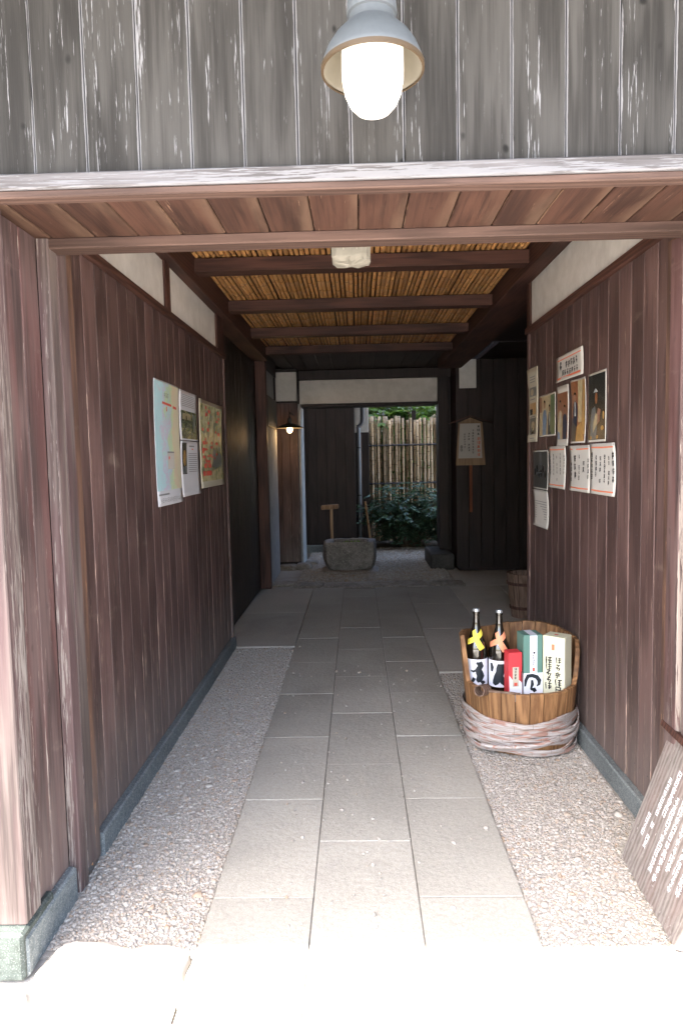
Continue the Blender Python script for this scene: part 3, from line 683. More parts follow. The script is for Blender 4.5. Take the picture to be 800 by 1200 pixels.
# ================================================================== PAPERS ON THE WALLS
class Sheet:
    """a paper on a side wall. side 'L' (faces +X) or 'R' (faces -X). u runs left to right as the reader sees it, v up; metres."""
    def __init__(s, name, side, y0, y1, z0, z1, mat, label, cat='poster', curl=.012, tilt=0.0, seed=1, off=.003, skew=0.0, group=None):
        s.side = side; s.w = abs(y1-y0); s.h = z1-z0; s.y0 = min(y0, y1); s.y1 = max(y0, y1); s.z0 = z0; s.curl = curl; s.tilt = tilt; s.off = off; s.ph = seed*1.7; s.skew = skew
        nx, nz = 8, 12; V = []; Fc = []
        for k, lift in enumerate((0.0, -.0009)):
            for i in range(nz+1):
                for j in range(nx+1): V.append(s.p(s.w*j/nx, s.h*i/nz, lift))
        n = (nx+1)*(nz+1)
        for i in range(nz):
            for j in range(nx):
                a = i*(nx+1)+j; q = (a, a+1, a+nx+2, a+nx+1); Fc.append(q); Fc.append(tuple(n+e for e in q[::-1]))
        ring = [j for j in range(nx+1)] + [(i)*(nx+1)+nx for i in range(1, nz+1)] + [nz*(nx+1)+j for j in range(nx-1, -1, -1)] + [i*(nx+1) for i in range(nz-1, 0, -1)]
        for a, b in zip(ring, ring[1:]+ring[:1]): Fc.append((b, a, n+a, n+b))
        s.o = tag(mk(name, V, Fc, mat, None, None, True), label, cat, group)
    def p(s, u, v, lift=0.0):
        fu, fv = u/s.w, v/s.h
        b = s.curl*((abs(2*fv-1)**3)*.5*(.4+.6*math.sin(fu*2.2+s.ph)**2) + .22*(1+math.sin(fu*5+fv*3+s.ph))*.5)
        d = s.off + b + lift
        z = s.z0 + v + s.tilt*(u-s.w/2)
        yy = u + s.skew*(fv-.5)*s.w
        return Vector((XL + d, s.y0 + yy, z)) if s.side == 'L' else Vector((XR - d, s.y1 - yy, z))
    def polys(s, name, polys, mat, lift=.0008):
        V = []; Fc = []
        for pl in polys:
            k = len(V); V += [s.p(u, v, lift) for u, v in pl]; Fc.append(tuple(range(k, k+len(pl))))
        o = mk(name, V, Fc, mat, s.o)
        if len(polys) > 2: o['kind'] = 'stuff'
        return o
    def rect(s, name, u0, u1, v0, v1, mat, lift=.0005, n=6):
        V = []; Fc = []
        for i in range(n+1):
            for j in range(n+1): V.append(s.p(u0+(u1-u0)*j/n, v0+(v1-v0)*i/n, lift))
        for i in range(n):
            for j in range(n): a = i*(n+1)+j; Fc.append((a, a+1, a+n+2, a+n+1))
        return mk(name, V, Fc, mat, s.o, None, True)
def stroke(x0, y0, x1, y1, w0, w1):
    dx, dy = x1-x0, y1-y0; l = math.hypot(dx, dy) or 1e-6; nx, ny = -dy/l, dx/l
    return [(x0-nx*w0, y0-ny*w0), (x1-nx*w1, y1-ny*w1), (x1+nx*w1, y1+ny*w1), (x0+nx*w0, y0+ny*w0)]
def glyph(cx, cy, s, rr, wt=.06):
    """one brushed character as a cluster of tapered strokes"""
    out = []; k = rr.randrange(5); j = lambda a=.08: rr.uniform(-a, a)*s
    def S(a, b, c, d, w=1.0): out.append(stroke(cx+a*s+j(.04), cy+b*s+j(.04), cx+c*s+j(.04), cy+d*s+j(.04), wt*s*w*rr.uniform(.7, 1.25), wt*s*w*rr.uniform(.35, .9)))
    if k == 0: S(-.35, .28, .35, .33); S(-.28, .05, .28, .09); S(0, .45, -.03, -.42); S(-.38, -.2, .38, -.15); S(-.05, 0, -.36, -.42); S(.05, 0, .38, -.40)
    elif k == 1: S(-.3, .4, -.34, -.35); S(-.3, .38, .3, .4); S(.3, .4, .28, -.4); S(-.3, .02, .28, .04); S(-.32, -.35, .3, -.33)
    elif k == 2: S(-.32, .42, -.4, .1); S(-.36, .2, -.3, -.42); S(-.1, .3, .4, .34); S(.12, .45, .1, -.4); S(-.1, 0, .38, .02); S(-.05, -.22, .36, -.2); S(.1, -.4, .0, -.34)
    elif k == 3: S(-.2, .35, .25, .38); S(.2, .38, -.28, -.05); S(-.28, -.05, .3, -.02); S(.3, 0, .05, -.42); S(-.02, .1, -.1, -.3)
    else: S(0, .46, .03, .30, 1.4); S(-.36, .22, .36, .25); S(-.2, .2, -.3, -.1); S(.1, .18, .26, -.12); S(-.36, -.14, .36, -.1); S(0, .1, 0, -.44); S(-.25, -.3, -.1, -.4)
    return out
def column_text(u, v_top, v_bot, s, rr, wt=.065, gap=1.12, drop=.08):
    out = []; v = v_top - s/2
    while v - s/2 > v_bot:
        if rr.random() > drop: out += glyph(u + rr.uniform(-.06, .06)*s, v, s*rr.uniform(.8, 1.05), rr, wt)
        v -= s*gap
    return out
def row_text(u0, u1, v, s, rr, wt=.065):
    out = []; u = u0 + s/2
    while u + s/2 < u1: out += glyph(u, v + rr.uniform(-.05, .05)*s, s, rr, wt); u += s*1.08
    return out
def ell(cx, cy, rx, ry, n=14): return [(cx + rx*math.cos(2*math.pi*i/n), cy + ry*math.sin(2*math.pi*i/n)) for i in range(n)]
def person_fig(S, cx, base, h, coat, lower=None, skin='skin', hair='photo_black', w=1.0):
    S.polys('print', [[(cx-.17*h*w, base), (cx-.20*h*w, base+.48*h), (cx-.15*h*w, base+.66*h), (cx-.05*h, base+.72*h), (cx+.05*h, base+.72*h), (cx+.15*h*w, base+.66*h), (cx+.19*h*w, base+.46*h), (cx+.16*h*w, base)]], coat, .0014)
    S.polys('print', [ell(cx, base+.85*h, .075*h, .105*h)], skin, .0018)
    S.polys('print', [[(cx-.078*h, base+.86*h), (cx-.07*h, base+.95*h), (cx, base+.99*h), (cx+.07*h, base+.95*h), (cx+.078*h, base+.86*h), (cx+.04*h, base+.925*h), (cx-.04*h, base+.925*h)]], hair, .0022)
    if lower: S.polys('print', [[(cx-.05*h, base+.30*h), (cx-.04*h, base+.70*h), (cx+.04*h, base+.70*h), (cx+.05*h, base+.30*h)]], lower, .0018)
rr = random.Random(11)
# -- left wall
s = Sheet('map_poster', 'L', 3.255, 3.712, 1.183, 1.800, 'paper_cool', 'large pale blue map poster of a coastal region on the left passage wall', 'poster', .014, 0, 2)
s.rect('map_print', .006, s.w-.006, .075, s.h-.006, 'map_print', .0006, 10)
s.polys('title_bar', [[(.13, .505), (.30, .500), (.30, .512), (.13, .517)]], 'seal_red', .0014)
s.polys('title_mark', [[(.20, .472), (.215, .472), (.215, .495), (.20, .495)], [(.33, .495), (.40, .492), (.40, .505), (.33, .508)]], 'seal_red', .0014)
s.polys('title_text', row_text(.16, .27, .55, .028, rr), 'ink_soft', .0014)
s.rect('legend', .20, .32, .18, .265, 'paper', .0012, 4); s.polys('legend_bar', [[(.20, .262), (.32, .262), (.32, .27), (.20, .27)]], 'ink_soft', .0016)
s.polys('legend_mark', [[(.215, .23), (.235, .23), (.235, .245), (.215, .245)]], 'seal_red', .0018)
s.polys('footer_text', [[(.02, .052), (.20, .052), (.20, .060), (.02, .060)]] + row_text(.05, .43, .025, .026, rr, .05), 'ink_soft', .0012)
s = Sheet('notice_sheet', 'L', 3.722, 4.135, 1.52, 1.795, 'paper_cool', 'white notice with a garden photo beside the blue map', 'notice', .010, 0, 3)
s.rect('photo', .035, .395, .008, .165, 'garden_photo', .0006, 6)
s.polys('photo_detail', [[(.06, .115), (.26, .115), (.25, .15), (.07, .15)]], 'photo_cream', .0012); s.polys('photo_detail', [[(.04+.03*k, .07), (.048+.03*k, .07), (.048+.03*k, .15), (.04+.03*k, .15)] for k in range(8)], 'photo_dark', .0016)
s.polys('photo_detail', [[(.30, .05), (.36, .05), (.36, .15), (.30, .155)]], 'photo_grey', .0014)
s.polys('text_lines', [[(.05, v), (.36, v), (.36, v+.0035), (.05, v+.0035)] for v in (.19, .20, .21, .22, .23, .24, .25)], 'ink_soft', .0009)
s = Sheet('notice_sheet', 'L', 3.722, 4.150, 1.205, 1.515, 'paper_cool', 'white text notice with a narrow dark photo below the garden photo sheet', 'notice', .012, 0, 5)
s.rect('photo', .03, .13, .125, .300, 'photo_black', .0006, 4); s.polys('photo_detail', [ell(.08, .215, .03, .045)], 'photo_gold', .0012); s.polys('photo_detail', [[(.04, .13), (.12, .13), (.12, .17), (.04, .165)]], 'photo_grey', .0012)
s.polys('heading', [[(.18, .278), (.30, .278), (.30, .286), (.18, .286)]], 'ink_soft', .0009); s.polys('heading_mark', [[(.24, .262), (.28, .262), (.28, .269), (.24, .269)]], 'red_ink', .0009)
s.polys('text_lines', [[(.17, .135+.0115*k), (.37, .135+.0115*k), (.37, .1385+.0115*k), (.17, .1385+.0115*k)] for k in range(10)], 'ink_soft', .0009)
s = Sheet('town_map_poster', 'L', 4.185, 4.905, 1.232, 1.785, 'paper_cream', 'colourful illustrated town map poster with red labels on the left passage wall', 'poster', .012, 0, 7)
s.rect('map_print', .03, s.w-.03, .04, s.h-.025, 'town_print', .0006, 8)
r3 = random.Random(4)
s.polys('map_labels', [[(u, v), (u+w_, v), (u+w_, v+h_), (u, v+h_)] for u, v, w_, h_ in [(r3.uniform(.04, .6), r3.uniform(.12, .5), r3.uniform(.03, .08), r3.uniform(.012, .024)) for _ in range(34)] + [(.06, .075, .07, .03), (.15, .075, .16, .03), (.10, .125, .07, .028), (.21, .125, .09, .028)]], 'seal_red', .0014)
s.polys('map_marks', [ell(r3.uniform(.05, .65), r3.uniform(.1, .5), r3.uniform(.008, .02), r3.uniform(.008, .02), 7) for _ in range(34)], 'photo_dark', .0012)
s.polys('map_fields', [ell(r3.uniform(.05, .65), r3.uniform(.1, .5), r3.uniform(.02, .05), r3.uniform(.015, .03), 9) for _ in range(14)], 'photo_green', .0010)
s.polys('map_bay', [[(.37, .13), (.52, .12), (.66, .14), (.665, .20), (.58, .23), (.50, .19), (.42, .25), (.37, .22)]], 'photo_grey', .0012)
s.polys('map_fold', [[(.352, .04), (.358, .04), (.358, .528), (.352, .528)]], 'photo_cream', .0016)
# -- right wall
def note(y0, y1, z0, z1, label, cols_, seed, cat='notice', s_=.018, tilt=0.0, **k):
    S = Sheet('notice_sheet', 'R', y0, y1, z0, z1, 'paper', label, cat, .012, tilt, seed, **k); q = random.Random(seed)
    w, h = S.w, S.h
    for vv in (h-.020, .014): S.polys('red_line', [[(.02, vv), (w*.5, vv-.002), (w-.02, vv), (w-.02, vv+.006), (w*.5, vv+.0045), (.02, vv+.006)]], 'orange_line', .0008)
    P = []; 
    for i in range(cols_):
        u = w - .028 - (w-.056)*i/(cols_-1); big = s_*q.choice((.85, 1.0, 1.35))
        P += column_text(u, h-.032-q.uniform(0, .03), .03+q.uniform(0, .05), big, q, .11, 1.0, .06)
    S.polys('handwriting', P, 'ink', .0010)
    for u in (.008, w-.008):
        S.polys('pin', [ell(u, h-.008, .0035, .0035, 8)], 'ink_soft', .0022)
    return S
S = Sheet('title_notice', 'R', 3.29, 3.725, 1.775, 1.905, 'paper', 'wide handwritten heading sheet with red bands above the pinned photos', 'notice', .014, 0, 4)
S.polys('red_line', [[(.02, .108), (S.w-.03, .110), (S.w-.03, .115), (.02, .113)], [(.03, .012), (S.w-.04, .014), (S.w-.04, .024), (.03, .021)]], 'red_ink', .0008)
q = random.Random(21); S.polys('handwriting', row_text(.05, .15, .080, .050, q, .12) + row_text(.15, .36, .080, .038, q, .11) + row_text(.10, .38, .040, .034, q, .11), 'ink', .001)
S = Sheet('flyer', 'R', 4.105, 4.345, 1.475, 1.920, 'paper_cream', 'tall narrow cream flyer with three small pictures at the wall end', 'flyer', .014, 0, 6)
for v0, v1, m in ((.275, .33, 'photo_grey'), (.165, .235, 'photo_gold'), (.045, .145, 'photo_dark')): S.rect('picture', .06, .20, v0, v1, m, .0006, 3)
S.polys('text_lines', [[(.07, v), (.18, v), (.18, v+.005), (.07, v+.005)] for v in (.255, .15, .36, .375, .39, .02)], 'ink_soft', .001)
S.polys('picture_detail', [ell(.12, .30, .03, .02), ell(.14, .095, .04, .03)], 'photo_cream', .0013); S.polys('picture_detail', [[(.06, .165), (.13, .165), (.13, .20), (.06, .2)], [(.1, .05), (.16, .05), (.13, .09)]], 'photo_black', .0013)
S = Sheet('photo_print', 'R', 3.745, 4.07, 1.500, 1.735, 'paper', 'landscape photo print of two people in front of greenery', 'photo', .006, 0, 8)
S.rect('photo', .008, S.w-.008, .008, S.h-.008, 'photo_cream', .0005); S.polys('print', [[(.22, .008), (.315, .008), (.315, .225), (.24, .225)]], 'photo_green', .001); S.polys('print', [[(.008, .14), (.06, .14), (.06, .225), (.008, .225)]], 'photo_wood', .001)
person_fig(S, .115, .008, .20, 'photo_blue'); person_fig(S, .215, .008, .17, 'navy', 'photo_white')
S = Sheet('photo_print', 'R', 3.515, 3.72, 1.440, 1.752, 'paper', 'white bordered photo print of people before a brown wall', 'photo', .008, 0, 9)
S.rect('photo', .014, S.w-.014, .035, S.h-.035, 'photo_wood', .0005); person_fig(S, .065, .035, .21, 'photo_cream', 'photo_white'); person_fig(S, .145, .035, .18, 'navy'); S.polys('print', [[(.02, .036), (.07, .036), (.06, .07), (.02, .08)]], 'photo_blue', .0025)
S = Sheet('photo_print', 'R', 3.255, 3.462, 1.450, 1.758, 'paper', 'photo print of a person in a dark suit beside a pale curtain', 'photo', .016, 0, 10)
S.rect('photo', .008, S.w-.008, .008, S.h-.008, 'photo_wood', .0005); S.polys('print', [[(.11, .10), (.155, .10), (.165, .30), (.105, .30)]], 'photo_cream', .001); S.polys('print', [[(.165, .04), (.199, .04), (.199, .30), (.172, .30)]], 'photo_gold', .001)
S.polys('print', [[(.008, .008), (.08, .008), (.075, .09), (.01, .13)]], 'photo_dark', .001); S.polys('print', [[(.08, .008), (.19, .008), (.15, .1), (.09, .08)]], 'photo_gold', .0012); person_fig(S, .062, .08, .17, 'navy', 'photo_white')
S = Sheet('photo_print', 'R', 2.992, 3.222, 1.450, 1.760, 'paper', 'dark photo print of a seated figure with small lights', 'photo', .006, 0, 12)
S.rect('photo', .009, S.w-.009, .009, S.h-.009, 'photo_black', .0005); S.polys('print', [[(.04, .012), (.11, .012), (.12, .09), (.09, .16), (.05, .15), (.03, .08)]], 'photo_grey', .001)
S.polys('print', [[(.105, .07), (.15, .09), (.165, .14), (.13, .15), (.11, .11)]], 'skin', .0013); S.polys('print', [ell(.105, .195, .018, .026)], 'photo_wood', .0013); S.polys('print', [[(.075, .222), (.13, .222), (.10, .24)]], 'photo_white', .0016)
S.polys('print', [[(.07, .04), (.12, .08), (.125, .12), (.10, .13), (.07, .08)]], 'photo_cream', .0016); S.polys('print', [ell(.05, .02, .012, .008), ell(.12, .022, .014, .008), ell(.185, .06, .02, .010), ell(.20, .115, .012, .018)], 'photo_gold', .0016)
S = Sheet('photo_print', 'R', 3.885, 4.205, 1.195, 1.422, 'paper', 'dark landscape photo print of a crowd in shade above a text sheet', 'photo', .008, 0, 13)
S.rect('photo', .008, S.w-.008, .008, S.h-.008, 'photo_dark', .0005); S.polys('print', [[(.14, .14), (.20, .14), (.19, .215), (.15, .215)]], 'photo_grey', .001)
S.polys('print', [ell(.04+.045*k, .10+.02*math.sin(k*2), .018, .022) for k in range(6)], 'photo_black', .0012); S.polys('print', [[(.09, .09), (.21, .095), (.20, .10), (.1, .097)]], 'photo_grey', .0014)
S = Sheet('notice_sheet', 'R', 3.872, 4.185, .972, 1.190, 'paper', 'plain white typed sheet below the dark landscape photo', 'notice', .018, 0, 14)
S.polys('text_lines', [[(.04, .05+.014*k), (.27, .05+.014*k), (.27, .054+.014*k), (.04, .054+.014*k)] for k in range(8)], 'ink_soft', .0009)
note(3.555, 3.868, 1.215, 1.440, 'small grey handwritten notice with red lines beside the dark landscape photo', 5, 31, s_=.020, off=.003)
note(3.190, 3.490, 1.215, 1.438, 'handwritten notice with bold black columns between red lines, middle of its row', 5, 32, s_=.030)
note(2.876, 3.186, 1.215, 1.442, 'handwritten notice with a curled corner, end of its row towards the entrance', 6, 33, s_=.025)

# ================================================================== SIGN BOARDS
def wall_sign():
    X, Y = 1.386, 8.395
    t = thing('wall_sign', (X, Y-.02, 1.28), 'small gabled wooden notice board with white paper and red writing on the dark back wall', 'sign')
    z0, z1 = 1.283, 1.80
    B().add([(X-.178, Y-.03, z0), (X+.178, Y-.03, z0), (X+.145, Y-.03, z1), (X, Y-.03, z1+.06), (X-.145, Y-.03, z1), (X-.178, Y-.008, z0), (X+.178, Y-.008, z0), (X+.145, Y-.008, z1), (X, Y-.008, z1+.06), (X-.145, Y-.008, z1)],
            [(0, 1, 2, 3, 4), (9, 8, 7, 6, 5), (0, 5, 6, 1), (1, 6, 7, 2), (2, 7, 8, 3), (3, 8, 9, 4), (4, 9, 5, 0)]).mk('board', 'sign_wood', t)
    for sg in (-1, 1):
        B().add([(X, Y-.05, z1+.072), (X+sg*.26, Y-.05, z1-.015), (X+sg*.26, Y-.05, z1-.003), (X, Y-.05, z1+.086), (X, Y-.004, z1+.072), (X+sg*.26, Y-.004, z1-.015), (X+sg*.26, Y-.004, z1-.003), (X, Y-.004, z1+.086)],
                [(0, 1, 2, 3), (7, 6, 5, 4), (0, 4, 5, 1), (1, 5, 6, 2), (2, 6, 7, 3), (3, 7, 4, 0)]).mk('gable_strip', 'beam_wood', t)
    pp = B().add([(X-.150, Y-.032, z0+.085), (X+.140, Y-.032, z0+.085), (X+.118, Y-.032, z1-.012), (X-.128, Y-.032, z1-.012)], [(0, 1, 2, 3)]).mk('paper', 'paper', t)
    q = random.Random(8)
    def put(name, P, mat): 
        V = []; Fc = []
        for pl in P: k = len(V); V += [(X+u, Y-.0335, v) for u, v in pl]; Fc.append(tuple(range(k, k+len(pl))))
        mk(name, V, Fc, mat, pp)['kind'] = 'stuff'
    put('black_writing', column_text(.095, z1-.03, z1-.16, .040, q, .09) + column_text(.03, z1-.08, z0+.12, .030, q) + column_text(-.02, z1-.12, z0+.16, .030, q, .08) + column_text(-.07, z1-.13, z0+.2, .027, q) + column_text(-.11, z0+.24, z0+.13, .034, q, .09), 'ink')
    put('red_writing', column_text(.098, z1-.175, z0+.10, .046, q, .09, 1.05, 0), 'red_ink')
    plank('stick', (X+.005, Y-.018, .708), .034, .016, .60, 'brown_stick', t)
wall_sign()
def leaning_board():
    # foot edge on the gravel from (.885,2.295) to (.872,1.845); leans right against the jamb
    A = Vector((.893, 2.297, 0.0)); Bp = Vector((.872, 1.842, 0.0))
    ue = (Bp - A).normalized(); W_ = (Bp - A).length
    Hh = .475; lean = math.radians(19.5)
    out = Vector((-1, 0, 0)); out = (out - ue*out.dot(ue)).normalized()
    upv = Vector((0, 0, 1))*math.cos(lean) - out*math.sin(lean); nrm = out*math.cos(lean) + Vector((0, 0, 1))*math.sin(lean)
    t = thing('leaning_signboard', tuple((A+Bp)/2), 'worn wooden signboard with white brushed writing leaning at the passage mouth', 'sign')
    P = lambda u, v, d: A + ue*u + upv*v + nrm*d
    n = 3
    for i in range(n):
        u0, u1 = W_*i/n + .001, W_*(i+1)/n - .001
        V = [P(u, v, d) for u, v, d in ((u0, 0, -.022), (u1, 0, -.022), (u1, Hh, -.022), (u0, Hh, -.022), (u0, 0, 0), (u1, 0, 0), (u1, Hh, 0), (u0, Hh, 0))]
        mk('board', V, [(3, 2, 1, 0), (4, 5, 6, 7), (0, 1, 5, 4), (1, 2, 6, 5), (2, 3, 7, 6), (3, 0, 4, 7)], 'leaning_wood', t)
    for (u0, u1, v0, v1, d0, d1) in ((-.035, W_+.035, Hh+.002, Hh+.022, -.035, .022),):
        V = [P(u, v, d) for u, v, d in ((u0, v0, d0), (u1, v0, d0), (u1, v1, d0), (u0, v1, d0), (u0, v0, d1), (u1, v0, d1), (u1, v1, d1), (u0, v1, d1))]
        mk('cap_rail', V, [(3, 2, 1, 0), (4, 5, 6, 7), (0, 1, 5, 4), (1, 2, 6, 5), (2, 3, 7, 6), (3, 0, 4, 7)], 'beam_wood', t)
    q = random.Random(14); pol = []
    for u, a, b, s_ in ((.075, .21, .11, .026), (.115, .36, .10, .026), (.155, .40, .22, .030), (.195, .33, .06, .026), (.235, .40, .05, .032), (.280, .41, .12, .028), (.325, .40, .07, .030), (.37, .41, .1, .028), (.41, .36, .2, .026)):
        pol += column_text(u, a, b, s_*q.uniform(.85, 1.15), q, .085, .88, .03)
    V = []; Fc = []
    for pl in pol: k = len(V); V += [P(u, v, .0012) for u, v in pl]; Fc.append(tuple(range(k, k+len(pl))))
    mk('white_writing', V, Fc, 'white_ink', t)['kind'] = 'stuff'
leaning_board()

# ================================================================== THE TUB WITH BOTTLES AND BOXES
TX, TY = .785, 3.335
def tub():
    t = thing('wooden_tub', (TX, TY, 0), 'cut-away cedar tub bound with pale cane hoops on the gravel beside the right wall', 'tub')
    n = 26; rb, rt_, H = .246, .292, .515
    rad = lambda z: rb + (rt_-rb)*z/H
    def top(a):           # a: angle, -90 deg = towards the camera
        d = (math.degrees(a) + 90 + 180) % 360 - 180     # 0 = front
        if d < 0:  # left side: nearly vertical step
            k = min(1, max(0, (-d-80)/6))
        else: k = min(1, max(0, (d-58)/32))
        k = k*k*(3-2*k)
        return .302 + (.205 - .012*math.cos(a*3))*k
    th = .020
    for i in range(n):
        a0 = 2*math.pi*i/n + .006 + .07; a1 = 2*math.pi*(i+1)/n - .006 + .07; dz = R.uniform(-.003, .003)
        V = []
        for a in (a0, (a0+a1)/2, a1):
            zt = top(a) + dz
            for rr_, z in ((rad(0), .005), (rad(zt), zt-.004), (rad(zt)-.004, zt), (rad(zt)-th, zt), (rad(0)-th, .005)):
                V.append((TX + rr_*math.cos(a), TY + rr_*math.sin(a), z))
        Fc = []
        for k in range(2):
            for j in range(5): Fc.append((k*5+j, (k+1)*5+j, (k+1)*5+(j+1) % 5, k*5+(j+1) % 5))
        Fc += [(0, 1, 2, 3, 4), (14, 13, 12, 11, 10)]
        mk('stave', V, Fc, 'tub_wood', t)
    autosmooth(B().lathe([(.0, .19), (.225, .19), (.232, .205), (.0, .206)], TX, TY, 32, False, False).mk('inner_floor', 'tub_wood', t), 30)
    # cane hoops, flat strips that wander over each other
    rr = random.Random(3)
    for h in range(13):
        z0 = (.020, .036, .052, .068, .084, .100, .116, .132, .148, .164, .060, .092, .124)[h]; ph = rr.uniform(0, 6.3); k = rr.choice((2, 3, 3)); amp = rr.uniform(.008, .016); hw = rr.uniform(.0085, .0135)
        b = B(); m = 84
        for i in range(m):
            a = 2*math.pi*i/m; z = z0 + amp*math.sin(k*a+ph) + .004*math.sin(7*a+ph*2)
            ro = .015 + .010*math.cos(k*a+ph) + .003*math.sin(5*a+h); q_ = hw*(1 + .18*math.sin(4*a+ph))
            for (dr, dz) in ((-.001, -q_*.95), (.0015, -q_), (.0040, -q_*.85), (.0046, q_*.8), (.0020, q_), (-.001, q_*.95)):
                r2 = rad(z) + ro + dr; b.V.append(Vector((TX + r2*math.cos(a), TY + r2*math.sin(a), max(.003, z + dz))))
        for i in range(m):
            for j in range(6): b.F.append((i*6+j, ((i+1) % m)*6+j, ((i+1) % m)*6+(j+1) % 6, i*6+(j+1) % 6))
        ho = b.mk('hoop', 'hoop_cane', t, (TX, TY, 0)); autosmooth(ho, 40)
    # loose hoop end at the front left
    pts = []
    for i in range(8):
        a = math.radians(-138 + 9*i); r2 = rad(.06) + .035 + .004*(7-i)*.5; pts.append((TX + r2*math.cos(a), TY + r2*math.sin(a), .040 + .006*i))
    b = B().tube(pts, .0095, 8); autosmooth(b.mk('hoop_end', 'hoop_cane', t), 50)
tub()
def conform(name, surf, polys, mat, parent, lift=.0008):
    V = []; Fc = []
    for pl in polys:
        k = len(V); V += [surf(u, v, lift) for u, v in pl]; Fc.append(tuple(range(k, k+len(pl))))
    o = mk(name, V, Fc, mat, parent)
    if len(polys) > 3 and 'text' in name or 'writing' in name: o['kind'] = 'stuff'
    return o
def subdiv(polys, n=4):
    out = []
    for p in polys:
        if len(p) != 4: out.append(p); continue
        f = lambda a, b: tuple((1-a)*(1-b)*p[0][k] + a*(1-b)*p[1][k] + a*b*p[2][k] + (1-a)*b*p[3][k] for k in (0, 1))
        for i in range(n):
            for j in range(n): out.append([f(i/n, j/n), f((i+1)/n, j/n), f((i+1)/n, (j+1)/n), f(i/n, (j+1)/n)])
    return out
def fat(pts, ws):                       # polyline with width per point -> quads
    out = []
    L_, R_ = [], []
    for i, (x, y) in enumerate(pts):
        x0, y0 = pts[max(0, i-1)]; x1, y1 = pts[min(len(pts)-1, i+1)]; dx, dy = x1-x0, y1-y0; l = math.hypot(dx, dy) or 1
        nx, ny = -dy/l, dx/l; w = ws[i] if isinstance(ws, (list, tuple)) else ws
        L_.append((x+nx*w, y+ny*w)); R_.append((x-nx*w, y-ny*w))
    return [[R_[i], R_[i+1], L_[i+1], L_[i]] for i in range(len(pts)-1)]
def bottle(x, y, z, label, tape, marks, tapes):
    t = thing('sake_bottle', (x, y, z), label, 'bottle', 'bottles in the tub')
    prof = [(.030, 0), (.050, .001), (.0525, .008), (.0525, .190), (.0515, .205), (.046, .228), (.036, .258), (.027, .285), (.0205, .310), (.0165, .335), (.0150, .360), (.0148, .374), (.0172, .376), (.0172, .384), (.0150, .386)]
    P2 = [(r, z+h) for r, h in prof]
    autosmooth(B().lathe(P2, x, y, 32).mk('glass', 'bottle_glass', t), 40)
    autosmooth(B().lathe([(.0155, z+.386), (.0185, z+.387), (.0185, z+.396), (.016, z+.401), (.004, z+.402)], x, y, 20).mk('cap', 'cap_metal', t), 40)
    def rad(h):
        for (r0, h0), (r1, h1) in zip(prof[1:], prof[2:]):
            if h0 <= h <= h1: return r0 + (r1-r0)*(h-h0)/max(1e-6, h1-h0)
        return .0148
    def surf(u, v, lift):               # u arc metres on a 5.25 cm cylinder, 0 faces the camera
        a = math.radians(-98) + u/.0525; r = rad(v) + lift; return Vector((x + r*math.cos(a), y + r*math.sin(a), z + v))
    lab = []
    n = 26
    for i in range(n): u0, u1 = -.11 + .22*i/n, -.11 + .22*(i+1)/n; lab.append([(u0, .022), (u1, .022), (u1, .155), (u0, .155)])
    lo = conform('paper_label', surf, lab, 'label_white', t, .0006)
    conform('brush_character', surf, subdiv(marks, 5), 'label_black', lo, .0013)
    tp = []
    for (ua, va, ub, vb) in tapes:
        m = 10
        pts = [(ua + (ub-ua)*i/m, va + (vb-va)*i/m) for i in range(m+1)]; tp += subdiv(fat(pts, .0125), 3)
    def surf2(u, v, lift):              # on the shoulder: u is an arc on the local radius
        a = math.radians(-98) + u/.040; r = rad(v) + lift; return Vector((x + r*math.cos(a), y + r*math.sin(a), z + v))
    k = len(tp)//2
    conform('tape', surf2, tp[:k], tape, t, .0015); conform('tape', surf2, tp[k:], tape, t, .0028)
m1 = fat([(-.002, .140), (.008, .132), (.020, .135), (.024, .125), (.012, .112), (.004, .096)], [.004, .010, .012, .012, .014, .014]) + fat([(.004, .108), (.012, .090), (.020, .072), (.010, .052), (.000, .045)], [.012, .018, .020, .016, .008]) + fat([(-.030, .098), (-.016, .094), (-.004, .102)], [.003, .006, .006]) + fat([(.018, .045), (.030, .040), (.036, .030)], [.004, .010, .012]) + fat([(-.012, .062), (-.020, .045), (-.034, .034)], [.008, .007, .003])
m2 = fat([(-.046, .140), (-.040, .120), (-.042, .098)], [.007, .010, .006]) + fat([(.004, .140), (.004, .118), (.000, .096), (-.010, .070), (-.022, .046), (-.030, .034)], [.015, .022, .020, .021, .016, .008]) + fat([(.000, .075), (.014, .052), (.030, .040), (.042, .036)], [.016, .015, .014, .010])
bottle(.582, 3.375, .238, 'dark sake bottle with crossed yellow paper tape and white label in the tub', 'tape_yellow', m1, [(-.052, .232, .050, .290), (-.020, .296, .022, .206)])
bottle(.694, 3.365, .232, 'dark sake bottle with crossed orange paper tape and white label in the tub', 'tape_orange', m2, [(-.052, .228, .050, .286), (-.020, .292, .022, .204)])
